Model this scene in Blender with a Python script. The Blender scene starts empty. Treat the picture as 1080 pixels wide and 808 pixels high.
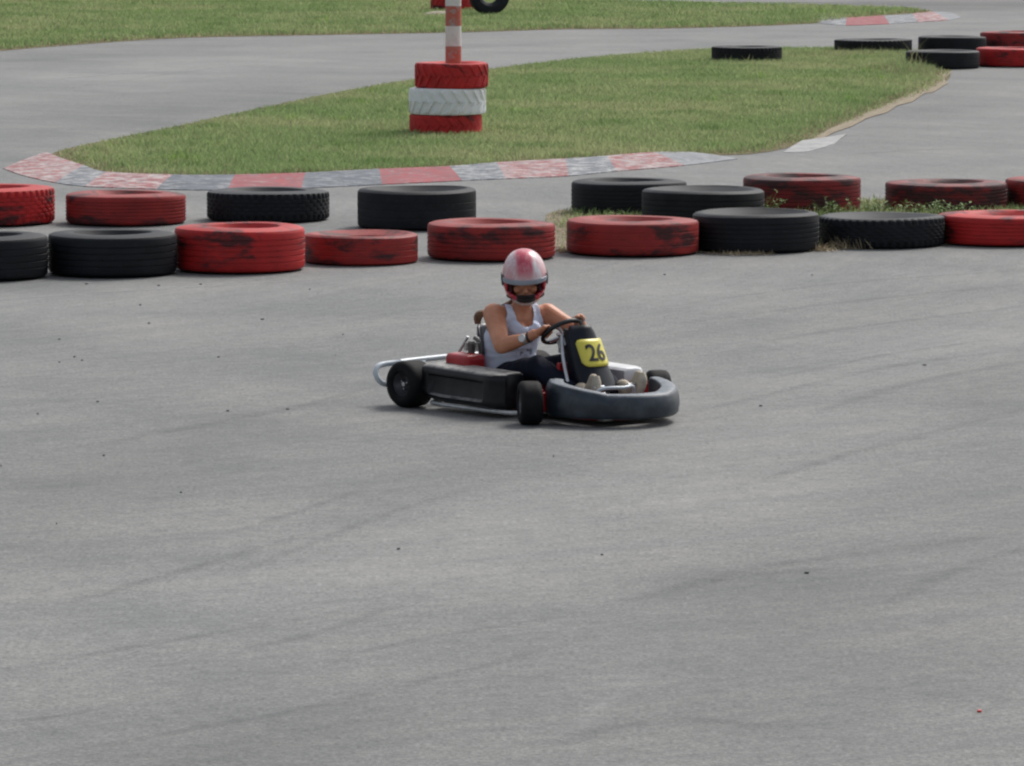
import bpy, bmesh, math, random
import numpy as np
from mathutils import Vector, Matrix, noise as mnoise
from mathutils.geometry import tessellate_polygon
random.seed(7); RNG = np.random.default_rng(11)
R_ = math.radians
scene = bpy.context.scene
COL = scene.collection

# ------------------------------------------------------------------ camera
F, YH, CX, CY = 5400., -180., 540., 404.        # focal length, horizon, centre in photo pixels
TH = math.atan((CY - YH) / F); CT, ST = math.cos(TH), math.sin(TH)
CAMH = CT / 0.302
def at(px, py, z=0.0):
    u = (px - CX) / F; v = (py - CY) / F
    dy = CT - v * ST; dz = -ST - v * CT
    t = (z - CAMH) / dz
    return Vector((u * t, dy * t, z))
def proj_np(x, y, z=0.0):
    zc = y * CT - (z - CAMH) * ST; yc = -y * ST - (z - CAMH) * CT
    return CX + F * x / zc, CY + F * yc / zc, F / zc
cam = bpy.data.cameras.new('camera'); camo = bpy.data.objects.new('camera', cam); COL.objects.link(camo)
camo.location = (0, 0, CAMH); camo.rotation_euler = (R_(90) - TH, 0, 0)
cam.sensor_width = 36; cam.lens = 36 * F / 1080; cam.clip_start = .1; cam.clip_end = 9000
scene.camera = camo

# ------------------------------------------------------------------ light
w = bpy.data.worlds.new('World'); scene.world = w; w.use_nodes = True
nt = w.node_tree; nt.nodes.clear()
sky = nt.nodes.new('ShaderNodeTexSky'); sky.sky_type = 'NISHITA'; sky.sun_disc = False
SUN_EL, SUN_AZ = 50., 35.                        # azimuth east of north (+Y)
sky.sun_elevation = R_(SUN_EL); sky.sun_rotation = R_(SUN_AZ); sky.air_density = 1.0; sky.dust_density = 4.0; sky.ozone_density = 1.0
hs = nt.nodes.new('ShaderNodeHueSaturation'); hs.inputs['Saturation'].default_value = .42
bg = nt.nodes.new('ShaderNodeBackground'); bg.inputs['Strength'].default_value = .105
out = nt.nodes.new('ShaderNodeOutputWorld')
nt.links.new(sky.outputs[0], hs.inputs['Color']); nt.links.new(hs.outputs[0], bg.inputs[0]); nt.links.new(bg.outputs[0], out.inputs[0])
sl = bpy.data.lights.new('sun', 'SUN'); sl.energy = 1.5; sl.angle = R_(20); sl.color = (1, .97, .93)
so = bpy.data.objects.new('sun', sl); COL.objects.link(so)
a, e = R_(SUN_AZ), R_(SUN_EL)
sdir = Vector((math.sin(a) * math.cos(e), math.cos(a) * math.cos(e), math.sin(e)))
so.rotation_euler = sdir.to_track_quat('Z', 'Y').to_euler()
vs = scene.view_settings; vs.view_transform = 'Standard'; vs.look = 'None'; vs.gamma = 1; vs.exposure = 0.56
vs.use_curve_mapping = False
scene.cycles.caustics_reflective = False; scene.cycles.caustics_refractive = False
scene.cycles.pixel_filter_type = 'BLACKMAN_HARRIS'; scene.cycles.filter_width = 2.3

# ------------------------------------------------------------------ materials
class Mat:
    def __init__(s, name, rough=.6, spec=.5, metal=0.0):
        s.m = bpy.data.materials.new(name); s.m.use_nodes = True; s.n = s.m.node_tree.nodes; s.l = s.m.node_tree.links
        s.b = s.n['Principled BSDF']; s.b.inputs['Roughness'].default_value = rough
        s.b.inputs['Specular IOR Level'].default_value = spec; s.b.inputs['Metallic'].default_value = metal
        s.tc = s.n.new('ShaderNodeTexCoord')
    def new(s, t, **k):
        n = s.n.new(t)
        for a_, v in k.items(): setattr(n, a_, v)
        return n
    def val(s, sock, v):
        if hasattr(v, 'is_output') or hasattr(v, 'links'): s.l.new(v, sock)
        else: sock.default_value = v
    def noise(s, scale, detail=4, rough=.55, stretch=None, off=None, dist=0, src=None):
        v = src or s.tc.outputs['Object']
        if stretch or off:
            mp = s.new('ShaderNodeMapping'); s.l.new(v, mp.inputs[0])
            if stretch: mp.inputs['Scale'].default_value = stretch
            if off is not None:
                if isinstance(off, (tuple, list)): mp.inputs['Location'].default_value = off
                else: s.l.new(off, mp.inputs['Location'])
            v = mp.outputs[0]
        n = s.new('ShaderNodeTexNoise'); n.inputs['Scale'].default_value = scale; n.inputs['Detail'].default_value = detail
        n.inputs['Roughness'].default_value = rough; n.inputs['Distortion'].default_value = dist
        s.l.new(v, n.inputs['Vector']); return n.outputs[0]
    def ramp(s, f, p0, p1, c0=(0, 0, 0, 1), c1=(1, 1, 1, 1)):
        r = s.new('ShaderNodeValToRGB'); s.l.new(f, r.inputs[0])
        r.color_ramp.elements[0].position = p0; r.color_ramp.elements[1].position = p1
        r.color_ramp.elements[0].color = c0; r.color_ramp.elements[1].color = c1
        return r.outputs[0]
    def mix(s, f, a_, b_, mode='MIX'):
        m = s.new('ShaderNodeMix', data_type='RGBA', blend_type=mode)
        s.val(m.inputs[0], f); s.val(m.inputs[6], a_); s.val(m.inputs[7], b_); return m.outputs[2]
    def math(s, op, a_, b_=0.0, c_=None):
        m = s.new('ShaderNodeMath', operation=op); s.val(m.inputs[0], a_); s.val(m.inputs[1], b_)
        if c_ is not None: s.val(m.inputs[2], c_)
        return m.outputs[0]
    def bump(s, h, strength=.3, dist=.01):
        b = s.new('ShaderNodeBump'); b.inputs['Strength'].default_value = strength; b.inputs['Distance'].default_value = dist
        s.l.new(h, b.inputs['Height']); s.l.new(b.outputs[0], s.b.inputs['Normal'])
    def color(s, c): s.val(s.b.inputs['Base Color'], c)
def c4(r, g, b): return (r, g, b, 1)
def simple(name, col, rough=.5, var=.25, scale=14, metal=0, spec=.5, dust=0.0, dust_sheen_col=(.32, .30, .26, 1), bump=0.0, coat=0.0, side_dust=.3):
    m = Mat(name, rough, spec, metal)
    n = m.noise(scale, 5, .6)
    dark = tuple(x * (1 - var) for x in col) + (1,); light = tuple(min(1, x * (1 + var)) for x in col) + (1,)
    c = m.ramp(n, .3, .7, dark, light)
    if dust:
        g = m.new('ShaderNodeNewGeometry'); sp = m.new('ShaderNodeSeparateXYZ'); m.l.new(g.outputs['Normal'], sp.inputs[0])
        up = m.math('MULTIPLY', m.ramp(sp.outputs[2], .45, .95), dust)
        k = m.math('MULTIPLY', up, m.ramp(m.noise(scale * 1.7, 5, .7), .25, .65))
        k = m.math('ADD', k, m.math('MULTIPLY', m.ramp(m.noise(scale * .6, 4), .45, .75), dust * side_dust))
        c = m.mix(k, c, dust_sheen_col)
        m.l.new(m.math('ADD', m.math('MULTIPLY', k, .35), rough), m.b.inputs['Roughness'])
    m.color(c)
    if coat: m.b.inputs['Coat Weight'].default_value = coat; m.b.inputs['Coat Roughness'].default_value = .12
    if bump: m.bump(m.noise(scale * 5, 4), bump, .004)
    return m.m

def asphalt_mat():
    m = Mat('asphalt', .82, .35)
    tone = m.new('ShaderNodeAttribute'); tone.attribute_name = 'tone'
    # stretched noise following the racing line (polar coordinates about the corner's centre)
    sep = m.new('ShaderNodeSeparateXYZ'); m.l.new(m.tc.outputs['Object'], sep.inputs[0])
    dx = m.math('SUBTRACT', sep.outputs[0], -13.8); dy = m.math('SUBTRACT', sep.outputs[1], 42.8)
    r = m.math('SQRT', m.math('ADD', m.math('MULTIPLY', dx, dx), m.math('MULTIPLY', dy, dy)))
    an = m.math('ARCTAN2', dy, dx)
    cmb = m.new('ShaderNodeCombineXYZ'); m.l.new(r, cmb.inputs[0]); m.l.new(m.math('MULTIPLY', an, 2.2), cmb.inputs[1])
    st = m.noise(3.2, 5, .62, src=cmb.outputs[0])
    st2 = m.noise(11, 4, .6, src=cmb.outputs[0])
    fine = m.noise(48, 4, .8); mid = m.noise(11, 5, .7); big = m.noise(.55, 5, .65); grit = m.noise(190, 2, .8)
    c = m.ramp(big, .3, .7, c4(.132, .138, .139), c4(.202, .203, .199))
    c = m.mix(1.0, c, m.ramp(st, .3, .7, c4(.90, .91, .925), c4(1.08, 1.075, 1.06)), 'MULTIPLY')
    c = m.mix(1.0, c, m.ramp(st2, .32, .6, c4(.93, .93, .94), c4(1.03, 1.03, 1.03)), 'MULTIPLY')
    c = m.mix(1.0, c, m.ramp(mid, .28, .72, c4(.79, .79, .80), c4(1.21, 1.21, 1.20)), 'MULTIPLY')
    c = m.mix(1.0, c, m.ramp(fine, .28, .72, c4(.42, .43, .45), c4(1.58, 1.57, 1.54)), 'MULTIPLY')
    c = m.mix(1.0, c, m.ramp(grit, .28, .74, c4(.66, .66, .66), c4(1.40, 1.39, 1.36)), 'MULTIPLY')
    c = m.mix(1.0, c, tone.outputs['Color'], 'MULTIPLY')
    m.color(c); m.bump(fine, .35, .006)
    return m.m

def paint_kerb(name, col, wear, wcol=(.42, .42, .41), wear2=(.12, .13, .145)):
    m = Mat(name, .8, .3)
    n = m.noise(5.5, 7, .8, dist=.2); n2 = m.noise(13, 6, .75, stretch=(1, 2, 1), off=(3, 1, 0))
    c = m.ramp(m.noise(3, 4), .3, .7, c4(*[x * .8 for x in col]), c4(*[min(1, x * 1.2) for x in col]))
    c = m.mix(m.math('MULTIPLY', m.ramp(n, .60 - wear * .26, .70 - wear * .26), .8), c, c4(*wcol))
    c = m.mix(m.math('MULTIPLY', m.ramp(n2, .47, .60), .8), c, c4(*wear2))
    m.color(c); m.bump(n2, .3, .01); return m.m

def red_tyre_mat(name, col, wear, faded=.3):
    m = Mat(name, .6, .3)
    oi = m.new('ShaderNodeObjectInfo'); cm = m.new('ShaderNodeCombineXYZ')
    rr = m.math('MULTIPLY', oi.outputs['Random'], 37.0); m.l.new(rr, cm.inputs[0]); m.l.new(rr, cm.inputs[2])
    n1 = m.noise(2.6, 7, .66, stretch=(1, 1, 2.6), off=cm.outputs[0], dist=.3)
    n2 = m.noise(22, 5, .7, stretch=(.5, .5, 3), off=cm.outputs[0])
    n3 = m.noise(4.5, 3, .6, off=cm.outputs[0])
    c = m.ramp(n3, .3, .7, c4(col[0] * .75, col[1] * .8, col[2] * .8), c4(col[0] * 1.15, col[1] * 1.1, col[2] * 1.1))
    g = m.new('ShaderNodeNewGeometry'); sp = m.new('ShaderNodeSeparateXYZ'); m.l.new(g.outputs['Normal'], sp.inputs[0])
    up = m.math('MULTIPLY', m.ramp(sp.outputs[2], .3, .9), faded)
    c = m.mix(up, c, c4(.22, .10, .09))
    worn = m.math('MULTIPLY', m.ramp(n1, .565 - wear * .12, .67 - wear * .12), .88)
    c = m.mix(worn, c, c4(.028, .015, .017))
    c = m.mix(m.math('MULTIPLY', m.ramp(n2, .56, .70), .55), c, c4(.06, .022, .022))
    m.color(c); m.bump(n2, .3, .004); return m.m

def black_tyre_mat(name='black_rubber', dust=.28):
    m = Mat(name, .62, .22)
    oi = m.new('ShaderNodeObjectInfo'); cm = m.new('ShaderNodeCombineXYZ')
    rr = m.math('MULTIPLY', oi.outputs['Random'], 29.0); m.l.new(rr, cm.inputs[0])
    c = m.ramp(m.noise(5, 5, .7, off=cm.outputs[0]), .3, .75, c4(.0055, .0065, .0085), c4(.016, .018, .022))
    g = m.new('ShaderNodeNewGeometry'); sp = m.new('ShaderNodeSeparateXYZ'); m.l.new(g.outputs['Normal'], sp.inputs[0])
    k = m.math('MULTIPLY', m.ramp(sp.outputs[2], .3, 1.0), dust)
    k = m.math('MULTIPLY', k, m.ramp(m.noise(4, 5, .6, off=cm.outputs[0]), .2, .7, c4(.4, .4, .4)))
    c = m.mix(k, c, c4(.07, .075, .08))
    c = m.mix(m.math('MULTIPLY', m.ramp(m.noise(26, 5, .8, stretch=(.6, .6, 2), off=cm.outputs[0]), .60, .72), .22), c, c4(.15, .16, .16))
    m.color(c); return m.m

def grass_mat(name):
    m = Mat(name, .75, .15)
    a_ = m.new('ShaderNodeAttribute'); a_.attribute_name = 'tint'
    m.l.new(a_.outputs['Color'], m.b.inputs['Base Color'])
    tr = m.new('ShaderNodeBsdfTranslucent'); m.l.new(a_.outputs['Color'], tr.inputs[0])
    ms = m.new('ShaderNodeMixShader'); ms.inputs[0].default_value = .42
    o = m.n['Material Output']; m.l.new(m.b.outputs[0], ms.inputs[1]); m.l.new(tr.outputs[0], ms.inputs[2]); m.l.new(ms.outputs[0], o.inputs[0])
    return m.m
def soil_mat(name, a_, b_, scale=6):
    m = Mat(name, .95, .1)
    c = m.ramp(m.noise(scale, 7, .75), .3, .7, c4(*a_), c4(*b_))
    c = m.mix(1.0, c, m.ramp(m.noise(scale * 9, 4, .8), .3, .7, c4(.7, .7, .7), c4(1.3, 1.3, 1.3)), 'MULTIPLY')
    m.color(c); m.bump(m.noise(scale * 6, 5, .8), .8, .03); return m.m

# ------------------------------------------------------------------ object helpers
def tag(o, label=None, cat=None, group=None, kind=None):
    if label: o['label'] = label
    if cat: o['category'] = cat
    if group: o['group'] = group
    if kind: o['kind'] = kind
    return o
def link(name, me, mats=None, parent=None, loc=None, smooth=False):
    o = bpy.data.objects.new(name, me); COL.objects.link(o)
    if mats is not None:
        for mm in (mats if isinstance(mats, (list, tuple)) else [mats]): me.materials.append(mm)
    if parent: o.parent = parent
    if loc is not None: o.location = loc
    if smooth:
        me.polygons.foreach_set('use_smooth', [True] * len(me.polygons))
    return o
def from_data(name, verts, faces, mats=None, parent=None, loc=None, smooth=False):
    me = bpy.data.meshes.new(name); me.from_pydata([tuple(v) for v in verts], [], faces); me.update()
    return link(name, me, mats, parent, loc, smooth)
def bevel(o, w_=.004, seg=2, ang=30):
    m = o.modifiers.new('bevel', 'BEVEL'); m.width = w_; m.segments = seg; m.limit_method = 'ANGLE'; m.angle_limit = R_(ang); return o
def autosmooth(o, ang=40):
    me = o.data; me.polygons.foreach_set('use_smooth', [True] * len(me.polygons))
    bm = bmesh.new(); bm.from_mesh(me)
    for ed in bm.edges:
        if len(ed.link_faces) == 2 and ed.calc_face_angle(0) > R_(ang): ed.smooth = False
    bm.to_mesh(me); bm.free(); return o
class MB:
    def __init__(s): s.v = []; s.f = []
    def add(s, v, f):
        n = len(s.v); s.v += [Vector(p) for p in v]; s.f += [[i + n for i in q] for q in f]; return s
    def box(s, c, size, rot=None):
        hx, hy, hz = [k / 2 for k in size]; v = []
        for x in (-hx, hx):
            for y in (-hy, hy):
                for z in (-hz, hz):
                    p = Vector((x, y, z))
                    if rot: p = rot @ p
                    v.append(p + Vector(c))
        return s.add(v, [[0, 1, 3, 2], [4, 6, 7, 5], [0, 4, 5, 1], [2, 3, 7, 6], [0, 2, 6, 4], [1, 5, 7, 3]])
    def loft(s, rings, closed_ring=True, caps=True, closed_path=False):
        n = len(rings[0]); v = [p for r in rings for p in r]; f = []
        m = len(rings); rng = m if closed_path else m - 1
        for i in range(rng):
            for j in range(n if closed_ring else n - 1):
                a0 = i * n + j; a1 = i * n + (j + 1) % n; b0 = ((i + 1) % m) * n + j; b1 = ((i + 1) % m) * n + (j + 1) % n
                f.append([a0, a1, b1, b0])
        if caps and not closed_path and closed_ring:
            f.append(list(range(n))[::-1]); f.append([(m - 1) * n + j for j in range(n)])
        return s.add(v, f)
    def tube(s, pts, r, n=10, closed=False, smooth=0, caps=True):
        P = [Vector(p) for p in pts]
        if smooth: P = catmull(P, smooth, closed)
        rs = r if isinstance(r, (list, tuple)) else None
        rings = []; m = len(P); prev = None
        for i, p in enumerate(P):
            if closed: t = P[(i + 1) % m] - P[i - 1]
            else: t = P[min(i + 1, m - 1)] - P[max(i - 1, 0)]
            t.normalize()
            if prev is None:
                u = t.orthogonal().normalized()
            else:
                u = (prev - t * prev.dot(t)); u.normalize()
            prev = u; b_ = t.cross(u)
            if rs:
                q = i / (m - 1) * (len(rs) - 1); k = min(int(q), len(rs) - 2); rad = rs[k] * (1 - q + k) + rs[k + 1] * (q - k)
            else: rad = r
            rings.append([p + u * rad * math.cos(2 * math.pi * j / n) + b_ * rad * math.sin(2 * math.pi * j / n) for j in range(n)])
        return s.loft(rings, True, caps, closed)
    def capsule(s, a_, b_, ra, rb, n=16):
        a_, b_ = Vector(a_), Vector(b_); t = (b_ - a_).normalized(); u = t.orthogonal().normalized(); w_ = t.cross(u)
        rings = []
        for k in range(1, 6):
            th = -math.pi / 2 + math.pi / 2 * k / 5.; rings.append((a_ + t * ra * math.sin(th), ra * math.cos(th)))
        for k in range(0, 5):
            th = math.pi / 2 * k / 5.; rings.append((b_ + t * rb * math.sin(th), rb * math.cos(th)))
        return s.loft([[c + u * r * math.cos(2 * math.pi * j / n) + w_ * r * math.sin(2 * math.pi * j / n) for j in range(n)] for c, r in rings])
    def chain(s, pts, n=16):
        for (p, ra), (q, rb) in zip(pts[:-1], pts[1:]): s.capsule(p, q, ra, rb, n)
        return s
    def ellipsoid(s, c, rad, rot=None, nu=24, nv=14):
        rings = []
        for i in range(1, nv):
            th = math.pi * i / nv; rings.append([Vector((rad[0] * math.sin(th) * math.cos(2 * math.pi * j / nu), rad[1] * math.sin(th) * math.sin(2 * math.pi * j / nu), -rad[2] * math.cos(th))) for j in range(nu)])
        rings = [[(rot @ p if rot else p) + Vector(c) for p in r] for r in rings]
        return s.loft(rings)
    def lathe(s, prof, n=48, c=(0, 0, 0), axis='Z', closed=False):
        rings = []
        for r, z in prof:
            ring = []
            for j in range(n):
                t = 2 * math.pi * j / n
                p = Vector((r * math.cos(t), r * math.sin(t), z))
                if axis == 'Y': p = Vector((p.x, p.z, p.y))
                ring.append(p + Vector(c))
            rings.append(ring)
        return s.loft(rings, True, not closed, closed)
    def build(s, name, mat, parent=None, loc=None, smooth=True, ang=40, fix=True):
        me = bpy.data.meshes.new(name); me.from_pydata([tuple(v) for v in s.v], [], s.f); me.update()
        if fix:
            bm = bmesh.new(); bm.from_mesh(me); bmesh.ops.recalc_face_normals(bm, faces=bm.faces); bm.to_mesh(me); bm.free()
        o = link(name, me, mat, parent, loc)
        if smooth: autosmooth(o, ang)
        return o
def catmull(P, k, closed=False):
    out_ = []; m = len(P)
    for i in range(m if closed else m - 1):
        p0 = P[i - 1] if (closed or i > 0) else P[0]; p1 = P[i]; p2 = P[(i + 1) % m]; p3 = P[(i + 2) % m] if (closed or i + 2 < m) else P[-1]
        for j in range(k):
            t = j / k
            out_.append(.5 * ((2 * p1) + (p2 - p0) * t + (2 * p0 - 5 * p1 + 4 * p2 - p3) * t * t + (3 * p1 - p0 - 3 * p2 + p3) * t ** 3))
    if not closed: out_.append(P[-1])
    return out_
def remesh(mb, name, voxel, mat, parent=None, smooth_it=6, factor=.5):
    o = mb.build(name, None, smooth=False, fix=True); m = o.modifiers.new('r', 'REMESH'); m.mode = 'VOXEL'; m.voxel_size = voxel
    s_ = o.modifiers.new('s', 'SMOOTH'); s_.iterations = smooth_it; s_.factor = factor
    dg = bpy.context.evaluated_depsgraph_get(); me = bpy.data.meshes.new_from_object(o.evaluated_get(dg))
    bpy.data.objects.remove(o); me.name = name; me.materials.clear()
    return link(name, me, mat, parent, smooth=True)
def empty(name, loc, rz=0):
    o = bpy.data.objects.new(name, None); COL.objects.link(o); o.location = loc; o.rotation_euler = (0, 0, rz); o.empty_display_size = .2; return o

# ------------------------------------------------------------------ ground
def smoothpoly(pts, k=6, closed=True):
    return [tuple(p) for p in catmull([Vector((x, y, 0)) for x, y in pts], k, closed)]
def axis_lines(lo, hi, step, far):
    v = list(np.arange(lo, hi + 1e-6, step)); d = step; x = hi
    while x < far: d *= 1.6; x += d; v.append(x)
    d = step; x = lo; pre = []
    while x > -far: d *= 1.6; x -= d; pre.append(x)
    return np.array(pre[::-1] + v)
xs = axis_lines(-13, 13, .16, 5000.); ys = axis_lines(14, 118, .2, 5000.)
XX, YY = np.meshgrid(xs, ys)
px, py, _ = proj_np(XX, np.maximum(YY, 5.)); tone = np.ones(XX.shape)
def blob(cx, cy, sx, sy, ang, amt):
    global tone
    c_, s_ = math.cos(R_(ang)), math.sin(R_(ang)); dx, dy = px - cx, py - cy
    u, v = dx * c_ - dy * s_, dx * s_ + dy * c_
    tone = tone + 1.5 * amt * np.exp(-(u / sx) ** 2 - (v / sy) ** 2)
BLOBS = [(860, 640, 190, 50, -8, -.12), (760, 760, 200, 60, 5, -.08), (250, 790, 320, 34, 12, -.13), (200, 640, 330, 45, 14, .10), (560, 575, 200, 60, 12, .09),
         (60, 520, 180, 50, 15, -.08), (300, 450, 230, 40, 15, -.05), (1000, 362, 140, 22, 10, .12), (1060, 410, 100, 25, 12, -.10), (820, 470, 160, 60, 10, .05),
         (200, 318, 330, 14, 2, .06), (820, 300, 300, 18, 2, .04), (860, 335, 200, 14, 8, -.05), (150, 75, 260, 13, 4, .13), (200, 118, 200, 22, 8, -.10), (560, 62, 180, 8, 3, .08),
         (60, 62, 120, 8, 4, -.06), (1040, 6, 200, 6, 0, -.22), (900, 4, 150, 3, 0, -.15), (980, 115, 80, 25, 20, -.08), (900, 175, 200, 10, 4, .05), (250, 215, 300, 12, 2, .06), (640, 730, 90, 14, 40, .05),
         (470, 500, 130, 22, 15, -.06), (1000, 560, 150, 50, 10, -.05), (1030, 700, 120, 40, 10, -.04)]
for b in BLOBS: blob(*b)
near_ = (YY < 120) & (YY > 11) & (abs(XX) < 16); tone = np.where(near_, tone, 1.0)
verts = np.stack([XX.ravel(), YY.ravel(), np.zeros(XX.size)], 1)
ny, nx = XX.shape; ii = (np.arange(ny - 1)[:, None] * nx + np.arange(nx - 1)[None]).ravel()
quads = np.stack([ii, ii + 1, ii + 1 + nx, ii + nx], 1)
def np_mesh(name, verts, polys):
    me = bpy.data.meshes.new(name); k = polys.shape[1]
    me.vertices.add(len(verts)); me.vertices.foreach_set('co', verts.astype(np.float32).ravel())
    me.loops.add(polys.size); me.loops.foreach_set('vertex_index', polys.astype(np.int32).ravel())
    me.polygons.add(len(polys)); me.polygons.foreach_set('loop_start', (np.arange(len(polys)) * k).astype(np.int32))
    me.update(calc_edges=True); return me
def np_color(me, name, rgb):
    at_ = me.attributes.new(name, 'FLOAT_COLOR', 'POINT')
    at_.data.foreach_set('color', np.concatenate([rgb, np.ones((len(rgb), 1))], 1).astype(np.float32).ravel())
me = np_mesh('ground', verts, quads); t_ = tone.ravel(); np_color(me, 'tone', np.stack([t_, t_ * (1 + (1 - t_) * .02), t_ * (1 + (1 - t_) * .04)], 1))
M_ASPH = asphalt_mat()
tag(link('ground', me, M_ASPH), kind='structure')

def sheet(name, poly_px, z, mat, kind='structure', ground=False, **k):
    P = [(p if ground else at(p[0], p[1])) for p in poly_px]; P = [Vector((p[0], p[1], z)) for p in P]
    tris = tessellate_polygon([P]); o = from_data(name, P, [list(t) for t in tris], mat)
    bm = bmesh.new(); bm.from_mesh(o.data); bmesh.ops.recalc_face_normals(bm, faces=bm.faces)
    for f_ in bm.faces:
        if f_.normal.z < 0: f_.normal_flip()
    bm.to_mesh(o.data); bm.free()
    tag(o, kind=kind, **k); return o
ISLAND = smoothpoly([(52, 165), (80, 155), (170, 137), (300, 109), (400, 90), (520, 73), (640, 60), (750, 53), (860, 52), (985, 56), (1003, 76), (990, 92), (950, 108), (880, 137), (845, 152), (790, 163), (680, 165),
                     (620, 169), (540, 174), (480, 178), (400, 182), (320, 185), (250, 187), (190, 187), (108, 184), (75, 174)], 3)
FAR = smoothpoly([(-60, 60), (0, 54), (100, 46), (200, 40), (350, 37), (500, 34), (600, 31), (720, 30), (860, 25), (930, 17), (985, 12), (900, 8), (700, 3), (600, 0), (400, -9), (150, -9), (20, 1), (-60, 3)], 3)
STRIP = smoothpoly([(576, 226), (640, 221), (760, 218), (900, 212), (1100, 208), (1260, 204), (1270, 250), (1100, 256), (1000, 259), (930, 262), (870, 264), (820, 268), (740, 267), (700, 262), (640, 258), (604, 264), (588, 264)], 3)
M_SOIL = soil_mat('dry_soil', (.13, .12, .065), (.26, .22, .14)); M_SOIL3 = soil_mat('pale_verge_soil', (.26, .22, .16), (.44, .38, .29)); M_SOIL2 = soil_mat('sandy_soil', (.22, .18, .13), (.36, .31, .23))
sheet('grass_island_soil', ISLAND, .004, M_SOIL); sheet('far_verge_soil', FAR, .004, M_SOIL); sheet('sandy_verge', smoothpoly([(1004, 76), (996, 84), (1000, 88), (984, 98), (975, 99), (962, 108), (946, 112), (936, 119), (915, 125), (898, 134), (880, 140), (868, 147), (850, 152), (872, 138), (940, 108), (978, 92), (992, 76)], 1), .008, M_SOIL3); sheet('barrier_soil', STRIP, .004, M_SOIL2)

# ------------------------------------------------------------------ kerbs (painted concrete, raised 6-10 cm slabs)
M_KR = paint_kerb('kerb_red_paint', (.32, .065, .07), .25, (.34, .30, .30)); M_KG = paint_kerb('kerb_dark_paint', (.10, .115, .135), .42, (.33, .34, .35)); M_KW = paint_kerb('kerb_white_paint', (.36, .36, .355), .0, wear2=(.20, .20, .20))
M_KRW = paint_kerb('kerb_flaked_red_paint', (.31, .085, .085), .55, (.52, .51, .49)); M_KGW = paint_kerb('kerb_flaked_dark_paint', (.13, .145, .165), .5, (.50, .50, .49)); M_KC = paint_kerb('kerb_pale_concrete', (.27, .28, .29), .2)
KM = [M_KR, M_KG, M_KW, M_KRW, M_KGW, M_KC]
def interp_path(pts, t):
    d = [0]
    for a_, b_ in zip(pts[:-1], pts[1:]): d.append(d[-1] + math.dist(a_, b_))
    L = t * d[-1]
    for i in range(len(pts) - 1):
        if L <= d[i + 1] + 1e-9:
            q = (L - d[i]) / (d[i + 1] - d[i]); return Vector(pts[i]).lerp(Vector(pts[i + 1]), q)
    return Vector(pts[-1])
def kerb(name, cuts, segs, h=.028, label=None):
    """cuts: (outer px point, inner px point) pairs along the kerb; segs: material per gap"""
    o_ = catmull([at(*c[0]) for c in cuts], 6); i_ = catmull([at(*c[1]) for c in cuts], 6)
    v, f, mi = [], [], []
    for k, (a_, b_) in enumerate(zip(o_, i_)):
        mid = a_.lerp(b_, .45)
        v += [Vector((a_.x, a_.y, -.02)), Vector((a_.x, a_.y, h * .25)), Vector((mid.x, mid.y, h * .8)), Vector((b_.x, b_.y, h)), Vector((b_.x, b_.y, -.02))]
    for k in range(len(o_) - 1):
        for j in range(4):
            f.append([k * 5 + j, (k + 1) * 5 + j, (k + 1) * 5 + j + 1, k * 5 + j + 1]); mi.append(segs[min(k // 6, len(segs) - 1)])
    f.append([0, 1, 2, 3, 4]); f.append([(len(o_) - 1) * 5 + j for j in (4, 3, 2, 1, 0)]); mi += [segs[0], segs[-1]]
    o = from_data(name, v, f, KM); o.data.polygons.foreach_set('material_index', mi)
    bm = bmesh.new(); bm.from_mesh(o.data); bmesh.ops.recalc_face_normals(bm, faces=bm.faces); bm.to_mesh(o.data); bm.free()
    tag(o, kind='structure'); return o
kerb('kerb', [((3, 178), (48, 163)), ((26, 186), (66, 170)), ((58, 193), (88, 177)), ((90, 197), (112, 184)), ((165, 200), (182, 187)), ((240, 201), (248, 187)), ((318, 199), (322, 185)), ((403, 195), (400, 181)), ((487, 191), (474, 178)),
              ((533, 189), (524, 174)), ((600, 186), (596, 170)), ((650, 181), (640, 167)), ((722, 175), (690, 163)), ((778, 168), (730, 163))], [3, 3, 4, 3, 1, 0, 1, 0, 4, 3, 4, 3, 5])
kerb('kerb', [((826, 161), (846, 150)), ((852, 160), (868, 147)), ((880, 152), (893, 143))], [2, 2], h=.02)
kerb('kerb', [((862, 24.5), (866, 19.5)), ((892, 27), (893, 20)), ((938, 25.5), (932, 18)), ((968, 23.5), (962, 16)), ((1000, 21.5), (985, 14)), ((1014, 18.5), (1003, 15))], [4, 0, 4, 3, 5])

# ------------------------------------------------------------------ rubber marks on the asphalt
def skid_mat(name, col, amt):
    m = Mat(name, .8, .3); m.color(c4(*col)); at_ = m.new('ShaderNodeUVMap')
    sp = m.new('ShaderNodeSeparateXYZ'); m.l.new(at_.outputs[0], sp.inputs[0])
    edge = m.math('SUBTRACT', 1.0, m.math('ABSOLUTE', m.math('SUBTRACT', m.math('MULTIPLY', sp.outputs[1], 2.0), 1.0)))
    endf = m.math('MULTIPLY', m.math('MULTIPLY', sp.outputs[0], m.math('SUBTRACT', 1.0, sp.outputs[0])), 4.0)
    n = m.ramp(m.noise(5, 6, .75), .34, .66); n2 = m.ramp(m.noise(45, 3, .8), .25, .6)
    al = m.math('MULTIPLY', m.math('MULTIPLY', m.math('POWER', edge, .8), m.math('POWER', endf, .6)), m.math('MULTIPLY', n, m.math('MULTIPLY', n2, amt)))
    m.l.new(al, m.b.inputs['Alpha']); return m.m
M_SK = skid_mat('rubber_mark', (.075, .08, .086), .34); M_SKL = skid_mat('pale_scrape', (.42, .42, .41), .5)
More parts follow.
